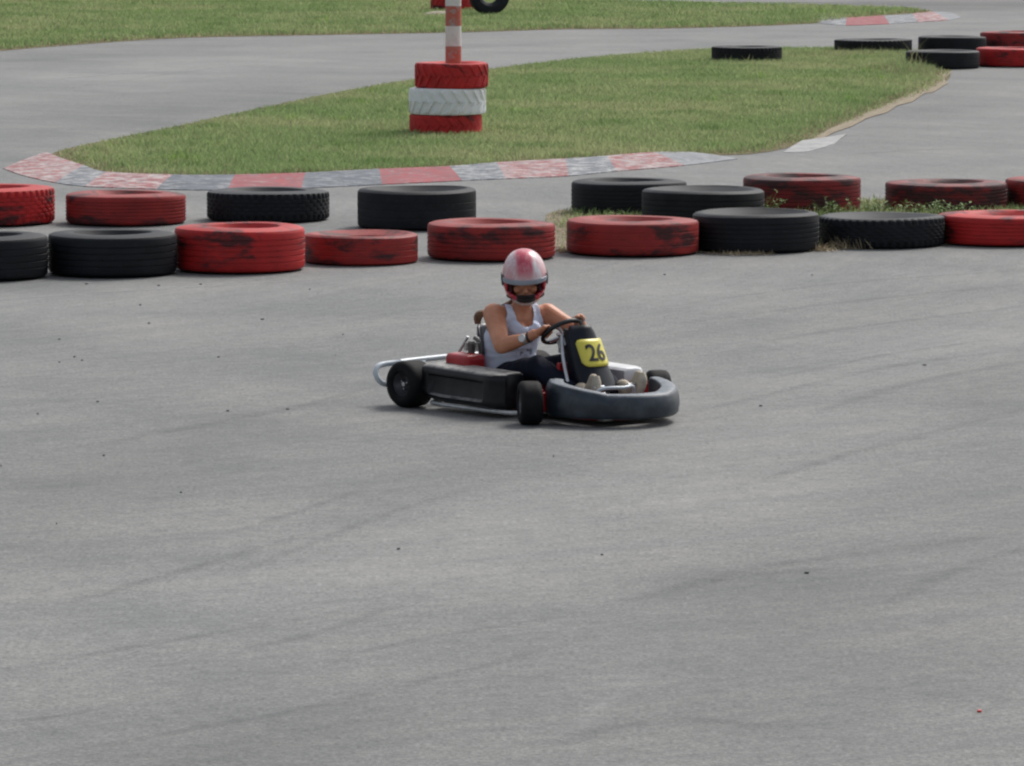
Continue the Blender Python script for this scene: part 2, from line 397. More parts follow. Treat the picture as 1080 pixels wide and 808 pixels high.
def skid(pts, wd, mat=M_SK, z=.004):
    P = catmull([at(*p) for p in pts], 10); v = []; f = []; m = len(P)
    for i, p in enumerate(P):
        t = (P[min(i + 1, m - 1)] - P[max(i - 1, 0)]).normalized(); s_ = Vector((-t.y, t.x, 0)) * wd / 2
        v += [Vector((p.x, p.y, z)) - s_, Vector((p.x, p.y, z)) + s_]
        if i: f.append([2 * i - 2, 2 * i, 2 * i + 1, 2 * i - 1])
    o = from_data('rubber_mark', v, f, mat); uv = o.data.uv_layers.new(name='UVMap')
    for lp in o.data.loops:
        vi = lp.vertex_index; uv.data[lp.index].uv = ((vi // 2) / (m - 1), vi % 2)
    tag(o, kind='structure')
SK = [([(-40, 812), (100, 788), (230, 765), (300, 752), (400, 730), (520, 700), (640, 668)], .09), ([(-20, 766), (60, 756), (130, 742)], .07), ([(-20, 714), (100, 690), (230, 668), (345, 650)], .10),
      ([(235, 692), (345, 665), (415, 640)], .09), ([(250, 606), (350, 565), (430, 535), (540, 505)], .10), ([(245, 562), (330, 535), (400, 510)], .08), ([(60, 640), (200, 600), (330, 562)], .12),
      ([(690, 445), (830, 412), (950, 385), (1090, 368)], .12), ([(810, 400), (950, 372), (1090, 354)], .10), ([(800, 362), (900, 346), (1090, 322)], .12), ([(720, 342), (900, 318), (1090, 300)], .12),
      ([(700, 325), (880, 300), (1090, 285)], .10), ([(850, 440), (960, 405), (1090, 380)], .16), ([(760, 520), (900, 478), (1090, 430)], .14), ([(240, 440), (330, 425), (420, 400)], .10),
      ([(100, 470), (260, 440), (400, 415)], .15), ([(700, 620), (860, 590), (1090, 560)], .2), ([(330, 700), (460, 672), (600, 650)], .07), ([(560, 790), (700, 760), (850, 770)], .2),
      ([(60, 95), (230, 72), (340, 67)], .12), ([(400, 53), (580, 47), (760, 42)], .10), ([(300, 62), (500, 50), (700, 45)], .14), ([(640, 640), (770, 610), (900, 600)], .16), ([(930, 640), (1010, 600), (1090, 575)], .14),
      ([(0, 300), (160, 290), (330, 288)], .08), ([(880, 165), (980, 158), (1090, 157)], .2)]
for p, wd in SK: skid(p, wd)
skid([(585, 790), (625, 755), (668, 722)], .12, M_SKL); skid([(-10, 318), (60, 312), (150, 306), (420, 290)], .16, M_SKL); skid([(20, 88), (120, 78), (300, 70)], .35, M_SKL)

# small rubber crumbs and leaf scraps lying on the track
mb = MB()
SPOTS = [(64, 382), (80, 377), (155, 341), (150, 322), (226, 378), (100, 424), (425, 581), (88, 380), (277, 338), (60, 358), (90, 300), (240, 434), (300, 433), (5, 491), (858, 291), (805, 428), (640, 586), (857, 606), (35, 438), (110, 480), (358, 354), (166, 302), (325, 306), (214, 301), (186, 520), (700, 290), (980, 386)]
SPOTS += [(random.uniform(0, 1080), random.uniform(300, 800)) for _ in range(4)]
for i, (x, y) in enumerate(SPOTS):
    p = at(x, y); big = 1.0 if i < 27 else .45
    for q in range(1):
        r0 = random.uniform(.004, .008) * big; c_ = p + Vector((random.uniform(-.03, .03), random.uniform(-.05, .05), .006)); an = random.uniform(0, 3)
        ring = [c_ + Vector((math.cos(2 * math.pi * k / 6 + an) * r0 * 1.6 * random.uniform(.6, 1.2), math.sin(2 * math.pi * k / 6 + an) * r0 * 1.5 * random.uniform(.6, 1.2), 0)) for k in range(6)]
        mb.loft([[v_ + Vector((0, 0, -.004)) for v_ in ring], [v_ + Vector((0, 0, random.uniform(.001, .004))) for v_ in ring]])
tag(mb.build('rubber_crumbs', simple('crumb_rubber', (.125, .127, .126), .9), smooth=False), 'dark rubber crumbs and leaf scraps scattered over the grey asphalt', 'debris', kind='stuff')
p = at(1033, 751); mb = MB(); mb.loft([[p + Vector((.009 * math.cos(k), .012 * math.sin(k), z)) for k in (0, 1.1, 2.0, 3.3, 4.1, 5.2)] for z in (.001, .008)])
mb.v = [v_ - p for v_ in mb.v]
tag(mb.build('red_scrap', simple('red_plastic_scrap', (.6, .06, .05), .5), loc=p, smooth=False), 'tiny red scrap lying alone on the asphalt at the bottom right', 'scrap')

# ------------------------------------------------------------------ grass
def inside(x, y, poly):
    poly = np.array([(p[0], p[1]) for p in poly]); n = len(poly); c = np.zeros(len(x), bool); j = n - 1
    for i in range(n):
        xi, yi = poly[i]; xj, yj = poly[j]
        c ^= ((yi > y) != (yj > y)) & (x < (xj - xi) * (y - yi) / (yj - yi + 1e-12) + xi); j = i
    return c
def edge_dist(x, y, poly):
    poly = np.array([(p[0], p[1]) for p in poly]); d = np.full(len(x), 1e9)
    for i in range(len(poly)):
        a_ = poly[i - 1]; b_ = poly[i]; ab = b_ - a_; L = (ab ** 2).sum() + 1e-9
        t = np.clip(((x - a_[0]) * ab[0] + (y - a_[1]) * ab[1]) / L, 0, 1)
        d = np.minimum(d, np.hypot(x - a_[0] - t * ab[0], y - a_[1] - t * ab[1]))
    return d
_ph = RNG.uniform(0, 6.28, (40, 2)); _dr = RNG.uniform(0, 6.28, 40)
def fbm(x, y, f, seed=0, oct=5):
    v = np.zeros(len(x)); amp = 1; tot = 0
    for o_ in range(oct):
        k = f * 2 ** o_; s_ = np.zeros(len(x))
        for q in range(4):
            i = (seed * 7 + o_ * 4 + q) % 40; s_ += np.sin(k * (x * math.cos(_dr[i]) + y * math.sin(_dr[i])) * (1 + .17 * q) + _ph[i, 0] + 1.3 * np.sin(k * .6 * (y * math.cos(_dr[i]) - x * math.sin(_dr[i])) + _ph[i, 1]))
        v += amp * s_ / 4; tot += amp; amp *= .6
    return v / tot
G1 = np.array([.255, .36, .15]); G2 = np.array([.40, .44, .23]); G3 = np.array([.155, .27, .085]); ST_ = np.array([.42, .37, .24]); BR = np.array([.24, .42, .07])
M_GRASS = grass_mat('grass_blades')
def grass(name, poly_px, n, hmin, hmax, wd, label, clumps=(), tall=(), straw=.12, dens_edge=.35, lushness=0.0, poly_ground=None):
    P = poly_ground or [at(*q) for q in poly_px]; xs_ = [p[0] for p in P]; ys_ = [p[1] for p in P]
    x = RNG.uniform(min(xs_), max(xs_), n); y = RNG.uniform(min(ys_), max(ys_), n)
    k = inside(x, y, P); x, y = x[k], y[k]
    ed = edge_dist(x, y, P); jag = .5 + .5 * fbm(x, y, 2.5, 3)
    k = RNG.random(len(x)) < np.clip(.08 + ed / (dens_edge * (.15 + 2.2 * jag ** 2)), 0, 1); x, y, ed = x[k], y[k], ed[k]
    pt = fbm(x, y, .9, 1); pt2 = fbm(x, y, 3.2, 4); bare = fbm(x, y, 1.6, 6)
    k = RNG.random(len(x)) < np.clip(1.5 - 1.6 * np.clip(bare - .25, 0, 1) * 2, .2, 1); x, y, pt, pt2, ed = x[k], y[k], pt[k], pt2[k], ed[k]
    m = len(x); h = RNG.uniform(hmin, hmax, m) * (1 + .35 * pt2) * np.clip(.45 + ed / .5, .45, 1)
    col = G1[None] * np.ones((m, 1)); t = np.clip(.5 + 1.5 * pt + RNG.normal(0, .22, m), 0, 1)[:, None]; col = col * (1 - t) + G2 * t
    t = np.clip(-.1 + 1.7 * pt2 + lushness, 0, 1)[:, None]; col = col * (1 - t) + G3 * t
    for (cx, cy, rx, ry, hh) in clumps:                      # leafier weed clumps, given as photo places on the ground
        c0 = at(cx, cy); s0 = proj_np(c0.x, c0.y)[2]; d = np.hypot((x - c0.x) / (rx / s0), (y - c0.y) / (ry / s0)); g_ = np.exp(-d ** 2)[:, None]
        tc = BR if hh > 0 else np.array([.34, .31, .17]); g_ = g_ * min(1, .35 + abs(hh)); col = col * (1 - g_) + tc * g_; h = h * np.maximum(.3, 1 + hh * g_[:, 0])
    for (cx, cy, rx, ry, hh) in tall:
        c0 = at(cx, cy); s0 = proj_np(c0.x, c0.y)[2]; d = np.hypot((x - c0.x) / (rx / s0), (y - c0.y) / (ry / s0)); g_ = np.exp(-d ** 2)
        sel = (RNG.random(m) < .75 * g_); h = np.where(sel, h * (1 + hh * g_), h); col = np.where(sel[:, None], col * .4 + np.array([.24, .22, .12]) * .6, col)
    st = RNG.random(m) < straw + .5 * np.exp(-(ed / .35) ** 2); col[st] = ST_ * RNG.uniform(.6, 1.0, (st.sum(), 1)); h = np.where(st, h * .7, h)
    col = col * RNG.uniform(.75, 1.3, (m, 1))
    an = RNG.uniform(0, 6.283, m); le = RNG.uniform(0, 6.283, m); lean = h * RNG.uniform(.15, .9, m); w2 = wd * RNG.uniform(.6, 1.4, m) / 2
    bx, by = np.cos(an) * w2, np.sin(an) * w2; tx, ty = np.cos(le) * lean, np.sin(le) * lean
    z0 = np.full(m, .003)
    V = np.stack([np.stack([x - bx, y - by, z0], 1), np.stack([x + bx, y + by, z0], 1), np.stack([x + bx * .8 + tx * .35, y + by * .8 + ty * .35, h * .6], 1), np.stack([x + tx, y + ty, h], 1), np.stack([x - bx * .8 + tx * .35, y - by * .8 + ty * .35, h * .6], 1)], 1).reshape(-1, 3)
    ix = np.arange(m)[:, None] * 5
    me = bpy.data.meshes.new(name)
    T = np.concatenate([ix + np.array([[0, 1, 2]]), ix + np.array([[0, 2, 4]]), ix + np.array([[4, 2, 3]])], 0)
    me = np_mesh(name, V, T); np_color(me, 'tint', np.repeat(col, 5, 0))
    return tag(link(name, me, M_GRASS), label, 'grass', kind='stuff')
grass('grass', ISLAND, 430000, .035, .085, .011, 'short olive green grass covering the island inside the bend of the track',
      clumps=[(random.uniform(90, 960), random.uniform(62, 182), random.uniform(5, 16), random.uniform(2.5, 5), random.uniform(-.4, .9)) for _ in range(70)] + [(190, 172, 20, 9, 1.6), (307, 130, 10, 5, 1.3), (375, 163, 9, 5, .8), (752, 110, 9, 4, .8), (600, 110, 14, 5, .5), (700, 88, 30, 6, .4), (120, 157, 30, 6, .4), (540, 120, 20, 6, .4), (860, 85, 40, 8, .3), (395, 100, 14, 4, .8)],
      tall=[(950, 76, 45, 9, 1.6), (968, 76, 20, 3, 2.6), (915, 60, 45, 4, 1.6), (790, 68.5, 50, 2.5, 1.2), (860, 62, 60, 4, 1.0)], dens_edge=.4)
grass('grass', FAR, 290000, .05, .11, .016, 'green grass verge beyond the track at the top of the photo',
      clumps=[(random.uniform(0, 950), random.uniform(2, 48), random.uniform(8, 22), random.uniform(1.5, 4), random.uniform(-.3, .6)) for _ in range(50)] + [(340, 26, 14, 4, .9), (160, 15, 20, 4, .5), (50, 22, 25, 4, .4), (865, 16, 12, 3, .9), (600, 12, 40, 3, .4), (420, 10, 30, 3, .6)], lushness=.15, dens_edge=.4)
grass('grass', STRIP, 34000, .03, .09, .008, 'patchy grass and straw growing among the tyres of the barrier on the right',
      clumps=[(655, 236, 30, 7, .6), (620, 238, 20, 5, .2), (830, 228, 26, 7, .8), (880, 232, 20, 6, .8), (920, 232, 20, 6, .6), (980, 228, 24, 6, .8)], straw=.12, dens_edge=.3, lushness=.3)
for pl, hh, nn in (([(925, 73), (990, 73.5), (992, 80), (930, 82)], .20, 4200), ([(868, 57), (965, 57), (966, 63), (868, 63)], .12, 5200), ([(742, 66.5), (832, 66.5), (834, 70), (742, 70)], .085, 3600)):
    grass('grass', pl, nn, hh * .35, hh, .007, 'taller seeding grass hiding the feet of the far tyres', dens_edge=.15, straw=.25)
# small dry straw heaps against the feet of the front tyres
STRAW_V, STRAW_F = [], []
def straw_clump(px_, py_, rx, n, hh, label):
    c0 = at(px_, py_); v, f = STRAW_V, STRAW_F
    for i in range(n):
        a_ = random.gauss(0, rx * .5); b_ = random.gauss(0, .05); l_ = random.uniform(.03, hh); d = Vector((random.gauss(0, .6), random.gauss(0, .5), random.uniform(.15, 1))).normalized() * l_
        p0 = c0 + Vector((a_, b_, .003)); s_ = Vector((random.uniform(-1, 1), random.uniform(-1, 1), 0)).normalized() * .003
        v += [p0 - s_, p0 + s_, p0 + d * .6 + s_ * .7, p0 + d + Vector((0, 0, -.01)) * l_ * 4]; k = len(v) - 4; f += [[k, k + 1, k + 2], [k, k + 2, k + 3]]
M_STRAW = simple('dry_straw', (.42, .34, .22), .85, .3, 40)
straw_clump(900, 262, .22, 420, .13, 'loose tuft of dry straw at the foot of the black tyre right of the black front pair')
straw_clump(868, 265, .10, 160, .09, 'small dry straw tuft where the two black front tyres meet')
straw_clump(780, 269, .26, 260, .05, 'thin line of dry straw along the foot of the left one of the two black front tyres')
straw_clump(592, 266, .08, 120, .06, 'pinch of dry straw in the gap between two red front tyres behind the helmet')
straw_clump(828, 98 + 38, .3, 100, .06, 'dry straw at the lower right rim of the grass island beside the white kerb patch')

tag(from_data('dry_straw', STRAW_V, STRAW_F, M_STRAW), 'loose dry straw gathered along the feet of the front tyres', 'straw', kind='stuff')
# leafy weeds among the right hand tyres
M_LEAF = simple('weed_leaf', (.13, .22, .04), .6, .35, 30); M_LEAF2 = simple('weed_leaf_pale', (.16, .25, .075), .7, .35, 30); M_STEM = simple('weed_stem', (.16, .2, .07), .7)
def weed(px_, py_, ht, spread, ns, mat, label, ls=.04):
    c0 = at(px_, py_); root = empty('weed', c0); st = MB(); lv, lf = [], []
    for i in range(ns):
        b_ = Vector((random.gauss(0, spread * .35), random.gauss(0, spread * .25), 0)); tip = b_ + Vector((random.gauss(0, spread * .4), random.gauss(0, spread * .35), ht * random.uniform(.55, 1)))
        st.tube([b_, b_.lerp(tip, .5) + Vector((0, 0, .02)), tip], [.004, .0025, .0015], n=5)
        for k in range(int(9)):
            t = random.uniform(.15, 1.0); p = b_.lerp(tip, t); d = Vector((random.gauss(0, 1), random.gauss(0, 1), random.uniform(-.1, .8))).normalized(); L = ls * random.uniform(.6, 1.3)
            s_ = d.cross(Vector((0, 0, 1))).normalized() * L * .28; k0 = len(lv)
            lv += [p, p + d * L * .5 + s_, p + d * L - Vector((0, 0, L * .2)), p + d * L * .5 - s_]; lf.append([k0, k0 + 1, k0 + 2, k0 + 3])
    st.build('stem', M_STEM, root); from_data('foliage', lv, lf, mat, root)
    return tag(root, label, 'weed', 'weeds growing among the tyres')
weed(828, 226, .23, .16, 16, M_LEAF, 'bright green leafy weed in front of the left end of the red back row tyre')
weed(790, 230, .25, .26, 34, M_LEAF2, 'thin greyish weed standing in front of the low black tyre near the middle right')
weed(757, 231, .21, .24, 24, M_LEAF2, 'sparse grey green sprigs growing over the front of the low black tyre')
weed(884, 232, .20, .22, 24, M_LEAF2, 'pale weed with brownish tips before the tall worn red tyre')
weed(925, 232, .19, .15, 16, M_LEAF, 'bright green weed in the gap between the two red back row tyres')
weed(960, 230, .15, .15, 12, M_LEAF, 'low green weed at the left foot of the dark red back row tyre')
weed(1000, 230, .15, .3, 30, M_LEAF2, 'straggly pale weed along the foot of the dark red back row tyre')
weed(654, 240, .14, .12, 12, M_LEAF, 'small green weed in front of the tall black back row tyre')

# ------------------------------------------------------------------ tyres
M_BLK = black_tyre_mat(); M_BLK2 = black_tyre_mat('grey_rubber', .6)
M_RED = red_tyre_mat('bright_red_paint', (.47, .020, .020), .5, .12); M_RED2 = red_tyre_mat('brick_red_paint', (.30, .024, .022), .5, .25); M_RED3 = red_tyre_mat('dark_worn_red_paint', (.20, .018, .020), 1.0, .35)
def tyre_mesh(R, W, mat, style='rib', seed=0, n=144, hole=.50, bead=None, form='dome'):
    bead = bead if bead is not None else .27 * W
    rnd = random.Random(seed); tr = .006 * rnd.uniform(.7, 1.3)
    nb = rnd.choice([5, 6, 6, 7]) if style != 'bald' else 4; z0, z1 = .12 * W, .87 * W
    if style == 'bald': tr = .0025
    dp = bead                                   # how far the bead has sunk below the crest of the sidewall
    if form == 'dome': hole = min(hole, .40); dp = .40 * W; side = [(hole * R, dp + .02, 0), (hole * R + .008, dp, 0), (.50 * R, dp * .60, 0), (.58 * R, dp * .25, 0), (.62 * R, .02 * W, 0), (.67 * R, 0, 0), (.80 * R, .006 * W, 0), (.93 * R, .035 * W, 0), (.975 * R, .060 * W, 0), (.992 * R, .10 * W, 1)]
    elif form == 'flat': side = [(hole * R, dp + .02, 0), (hole * R + .008, dp, 0), (.70 * R, .05 * W, 0), (.80 * R, 0, 0), (.95 * R, .004 * W, 0), (.985 * R, .015 * W, 0), (.998 * R, .05 * W, 1)]
    else: side = [(hole * R, dp + .02, 0), (hole * R + .008, dp, 0), (.62 * R, dp * .75, 0), (.74 * R, dp * .32, 0), (.80 * R, .05 * W, 0), (.845 * R, 0, 0), (.90 * R, 0, 0), (.955 * R, .022 * W, 0), (.99 * R, .07 * W, 1)]
    prof = list(side)
    gz = (z1 - z0) / nb; gw = .007 + .003 * rnd.random()
    for k in range(nb):
        a0 = z0 + k * gz; b0 = a0 + gz; sh = 1 if k in (0, nb - 1) else 2
        if k: prof += [(R - tr, a0 - gw / 2, 0), (R - tr, a0 + gw / 2, 0), (R, a0 + gw / 2 + .002, sh)]
        else: prof += [(R - .002, a0, sh)]
        if k < nb - 1: prof += [(R, b0 - gw / 2 - .002, sh)]
        else: prof += [(R - .002, b0, sh)]
    prof += [(r_, W - z_, k_) for r_, z_, k_ in side[::-1]]
    prof += [(hole * R + .03, W - dp - .035, 0), (.80 * R, W - dp * .3 - .03, 0), (.92 * R, .74 * W, 0), (.93 * R, .3 * W, 0), (.80 * R, dp * .3 + .03, 0), (hole * R + .03, dp + .035, 0)]
    v = []; f = []; P = len(prof); e1, e2 = rnd.uniform(0, 6), rnd.uniform(0, 6)
    for j in range(n):
        t = 2 * math.pi * j / n; sq = 1 + .010 * math.sin(2 * t + e1) + .004 * math.sin(3 * t + e2); wz = 1 + .012 * math.sin(2 * t + e2)
        for i, (r, z, kd) in enumerate(prof):
            rr = r
            if kd == 1 and style in ('block', 'lug') and (j % 3 == 0): rr = r - (.016 if style == 'block' else .022)
            if kd == 2 and style == 'block' and ((j + i // 2) % 4 == 0): rr = r - .009
            if kd and style == 'bald': rr = min(rr, R - .001)
            v.append((rr * sq * math.cos(t), rr * sq * math.sin(t), z * wz))
    for j in range(n):
        for i in range(P):
            f.append([j * P + i, ((j + 1) % n) * P + i, ((j + 1) % n) * P + (i + 1) % P, j * P + (i + 1) % P])
    me = bpy.data.meshes.new('tyre'); me.from_pydata(v, [], f); me.update(); me.materials.append(mat)
    return me
def tyre_obj(me, loc, rz, label, group, tilt=(0, 0)):
    o = bpy.data.objects.new('tyre', me); COL.objects.link(o); o.location = loc; o.rotation_mode = 'ZXY'; o.rotation_euler = (tilt[0], tilt[1], rz); autosmooth(o, 32)
    return tag(o, label, 'tyre', group)
def lying_tyre(x0, x1, yb, yt, mat, style, seed, label, group, W=None, hole=.50, bead=None, form='dome'):
    X = (x0 + x1) / 2; g = at(X, yb); Rr = .5
    for _ in range(6):
        s_ = proj_np(g.x, g.y + Rr, .1)[2]; Rr = (x1 - x0) / 2 / s_
    g = at(X, yb + 1.5); cx = (X - CX) / float(F) ; y = g.y + Rr
    x = (X - CX) / proj_np(0, y, .1)[2]
    if W is None:
        W = .1
        while W < .4 and proj_np(x, y + Rr * (.68 if form == 'dome' else .88), W)[1] > yt: W += .003
    return tyre_obj(tyre_mesh(Rr, W, mat, style, seed, hole=hole, bead=bead, form=form), (x, y, .0), random.uniform(0, 6), label, group, (R_(-.55), R_(random.uniform(-.3, .3))))
GF, GB, GC = 'tyres in the front row of the barrier', 'tyres in the back row of the barrier', 'tyres of the far barrier by the upper right road'
lying_tyre(-88, 50, 297, 243, M_BLK, 'rib', 1, 'black front row tyre cut off by the left edge of the photo', GF)
lying_tyre(51, 186, 293, 241, M_BLK, 'rib', 2, 'wide black truck tyre between the black edge tyre and the bright red front tyre', GF)
lying_tyre(184, 321, 289, 234, M_RED, 'rib', 3, 'tall bright red tyre with dark scuffs, leftmost red one of the front row', GF)
lying_tyre(321, 440, 280, 242, M_RED2, 'bald', 4, 'low thin dull red tyre with a sandy centre in the front row', GF, hole=.60, bead=.05, form='rim')
lying_tyre(450, 586, 276, 230, M_RED2, 'rib', 5, 'red tyre with black scuffed patches directly behind the helmet of the driver', GF)
lying_tyre(597, 737, 271, 227, M_RED2, 'bald', 6, 'smooth red front row tyre just right of the gap behind the helmet', GF)
lying_tyre(730, 864, 267, 219, M_BLK, 'rib', 7, 'tall black front row tyre touching the right side of a smooth red tyre', GF, form='rim')
lying_tyre(863, 996, 262, 223, M_BLK2, 'block', 8, 'black front row tyre with pale knobbly shoulder, right of the tall black front tyre', GF, form='rim')
lying_tyre(989, 1127, 260, 221, M_RED, 'rib', 9, 'bright red front row tyre cut off by the right edge of the photo', GF)
lying_tyre(-78, 58, 239, 193, M_RED, 'block', 10, 'bright red ribbed back row tyre cut off by the left edge of the photo', GB)
lying_tyre(70, 195, 238.5, 200, M_RED2, 'rib', 11, 'dull red back row tyre standing alone near the left end of the barrier', GB)
lying_tyre(219, 347, 235, 197, M_BLK2, 'block', 12, 'low black knobbly back row tyre behind the tall bright red tyre', GB)
lying_tyre(377, 502, 243, 195, M_BLK, 'bald', 13, 'tall smooth black back row tyre behind the low thin red tyre', GB, form='rim')
lying_tyre(603, 724, 227, 187, M_BLK, 'rib', 14, 'tall black back row tyre partly hidden by a lower black tyre', GB)
lying_tyre(677, 806, 239, 195, M_BLK2, 'rib', 15, 'low grey black tyre overgrown with weeds, lying between the two rows', GB, form='rim')
lying_tyre(783, 908, 226, 182, M_RED3, 'rib', 16, 'tall worn red back row tyre behind the low weedy black tyre', GB)
lying_tyre(933, 1062, 224, 188, M_RED3, 'rib', 17, 'faded dark red low back row tyre with pale top and weeds in front', GB)
lying_tyre(1060, 1188, 222, 185, M_RED2, 'rib', 18, 'red back row tyre cut off by the right edge of the photo', GB)
lying_tyre(750, 825, 66, 47.5, M_BLK, 'block', 19, 'single black tyre lying in the grass at the far rim of the island', GC)
lying_tyre(880, 962, 56, 40, M_BLK, 'block', 20, 'black tyre sunk in tall grass, leftmost of the far tyre barrier', GC)
lying_tyre(968, 1040, 54, 37, M_BLK, 'rib', 21, 'black tyre in the rear row of the far barrier beside a red tyre', GC)
lying_tyre(1034, 1108, 52, 32, M_RED2, 'rib', 22, 'red tyre in the rear row of the far barrier at the right edge', GC)
lying_tyre(955, 1033, 72, 52, M_BLK2, 'bald', 23, 'black tyre in the near row of the far barrier, half hidden by grass', GC, form='rim')
lying_tyre(1030, 1106, 70, 49, M_RED, 'rib', 24, 'red tyre in the near row of the far barrier at the right edge', GC)

# tractor tyre stacks with chevron lugs
def tractor_tyre(R, W, mat, seed, lug=.022, nl=20, hand=1):
    rnd = random.Random(seed); base = tyre_mesh(R - lug * .45, W, mat, 'bald', seed, n=96, hole=.5, form='flat')
    bm = bmesh.new(); bm.from_mesh(base); sub = 6
    for s_ in (0, 1):
        for i in range(nl):
            t0 = 2 * math.pi * (i + .5 * s_) / nl; rings = []
            for k in range(sub + 1):
                q = k / sub; z = (.5 + (-1 if s_ else 1) * (q * .49 - .02)) * W; t = t0 + hand * (.22 * q + .02)
                ro = R - (.012 if q > .9 else 0); wv = (.032 + .008 * q) / R; r_in = R - lug * 1.4
                rings.append([bm.verts.new(((rr) * math.cos(t + d), rr * math.sin(t + d), z)) for rr, d in ((r_in, -wv), (ro, -wv * .6), (ro, wv * .6), (r_in, wv))])
            for a_, b_ in zip(rings[:-1], rings[1:]):
                for j in range(4): bm.faces.new([a_[j], a_[(j + 1) % 4], b_[(j + 1) % 4], b_[j]])
            bm.faces.new(rings[0][::-1]); bm.faces.new(rings[-1])
    bmesh.ops.recalc_face_normals(bm, faces=bm.faces); bm.to_mesh(base); bm.free(); return base
M_WHT = Mat('white_tyre_paint', .6, .3)
M_WHT.color(M_WHT.mix(M_WHT.math('MULTIPLY', M_WHT.ramp(M_WHT.noise(9, 6, .7, stretch=(1, 1, 2.5)), .52, .78), .6), c4(.84, .86, .87), c4(.42, .44, .45))); M_WHT = M_WHT.m
M_SRED = red_tyre_mat('stack_red_paint', (.50, .028, .028), .15, .1)
g = at(469.5, 144); GS = 'painted tractor tyres stacked on the grass island'
sx = g.x; sy = g.y + .39
def stk(dx, z, R, W, mat, seed, label, lug, hand=1, rz=0., grp=GS, base=None, tilt=(0, 0)):
    b_ = base or (sx, sy); return tyre_obj(tractor_tyre(R, W, mat, seed, lug, hand=hand), (b_[0] + dx, b_[1], z), rz, label, grp, tilt)
stk(0, 0, .395, .225, M_SRED, 31, 'red tractor tyre at the bottom of the red and white stack on the grass', .012, -1, .3)
stk(.02, .225, .42, .285, M_WHT, 32, 'white painted tractor tyre with slanted lugs in the middle of the stack', .040, -1, .1)
stk(.065, .511, .40, .27, M_SRED, 33, 'red tractor tyre on top of the stack, around the striped pole', .026, -1, .8)
# striped pole
mp_ = Mat('striped_pole_paint', .55, .4); sp_ = mp_.new('ShaderNodeSeparateXYZ'); mp_.l.new(mp_.tc.outputs['Object'], sp_.inputs[0])
zz = mp_.math('FRACT', mp_.math('DIVIDE', mp_.math('ADD', sp_.outputs[2], .127 + .434), .434))       # bands 0.217 m high
band = mp_.math('GREATER_THAN', zz, .5)
oc = mp_.mix(mp_.ramp(mp_.noise(5, 5, .7), .5, .62), c4(.50, .13, .085), c4(.42, .22, .18))
oc = mp_.mix(mp_.ramp(mp_.noise(7, 6, .75, off=(5, 0, 1)), .56, .64), oc, c4(.36, .33, .32))
wc = mp_.mix(mp_.ramp(mp_.noise(6, 5, .7), .5, .75), c4(.74, .74, .71), c4(.52, .50, .46))
mp_.color(mp_.mix(band, oc, wc))
pb = MB(); pb.lathe([(.086, 0), (.087, .9), (.085, 2.595), (.08, 2.6)], 40)
pole = pb.build('striped_pole', mp_.m, loc=(sx + .085, sy, .0)); tag(pole, 'round pole with worn orange and white bands rising from the tyre stack', 'pole')

# far stack and upright tyre behind the pole
g2 = at(477, 13); GS2 = 'red painted tyres of the far stack'
for k, (dx, z) in enumerate([(0, 0), (.02, .251)]):
    stk(dx, z, .40, .25, M_SRED, 41 + k, ['red tractor tyre of the far stack, half hidden behind the striped pole', 'upper red tractor tyre of the far stack, mostly above the photo edge'][k], .02, base=(g2.x, g2.y + .4), grp=GS2)
g3 = at(515, 17.5); R3 = .36
me_ = tyre_mesh(R3, .2, M_BLK, 'rib', 50, hole=.48)
o = bpy.data.objects.new('tyre', me_); COL.objects.link(o); autosmooth(o, 38)
o.rotation_euler = (R_(80), 0, R_(12)); o.location = (g3.x, g3.y + .05, R3 + .012)
tag(o, 'black tyre standing upright on the far grass beside the red far stack', 'tyre')
g4 = at(464, 17.5); mb = MB(); rings = []
for k in range(6):
    q = k / 5; rings.append([Vector((math.cos(t) * .33 * math.cos(q * 1.45) * (1 + .1 * math.sin(3 * t)), math.sin(t) * .24 * math.cos(q * 1.45), .10 * math.sin(q * 1.45))) for t in [2 * math.pi * j / 20 for j in range(20)]])
mb.loft(rings); tag(mb.build('sand_pile', soil_mat('pale_sand', (.38, .33, .26), (.5, .45, .37), 9), loc=(g4.x, g4.y, 0)), 'low pale sand pile on the far grass in front of the red tyre', 'sand pile')

# ------------------------------------------------------------------ kart
HD = -51.; KSC = (1.06, .965, 1.0)
h_ = (math.cos(R_(HD)), math.sin(R_(HD))); n_ = (-h_[1], h_[0]); a0 = at(424, 428)
KO = Vector((a0.x + .551 * h_[0] + .531 * n_[0], a0.y + .551 * h_[1] + .531 * n_[1], 0)) + Vector((.0, -.12, 0))
kart = empty('go_kart', KO, R_(HD)); kart.scale = KSC; tag(kart, 'black and red go-kart with yellow number plate turning on the track', 'go-kart')
P_BLK = simple('gloss_black_plastic', (.004, .0045, .007), .34, .2, 9, dust=.75, dust_sheen_col=(.56, .54, .50, 1), coat=.1, spec=.25, side_dust=.05)  # dusty pod top, made paler so its highlight is painted into the colour
P_BUMP = simple('slate_bumper_plastic', (.022, .032, .044), .38, .35, 11, dust=.6, dust_sheen_col=(.27, .31, .35, 1), spec=.5, bump=.15)
P_NAVY = simple('navy_panel_plastic', (.006, .009, .016), .45, .3, 8, dust=.08, spec=.25)
P_WHITE = simple('white_pod_plastic', (.62, .63, .64), .3, .12, 8)
P_RUB = simple('kart_tyre_rubber', (.006, .0065, .008), .7, .3, 12, dust=.06, spec=.15)
P_RIM = simple('dark_rim_metal', (.10, .10, .11), .4, .2, 20, metal=.6)
P_TUBE = simple('pale_painted_tube', (.52, .58, .62), .3, .15, 10)
P_CHR = simple('bare_steel', (.55, .56, .58), .28, .15, 20, metal=.9)
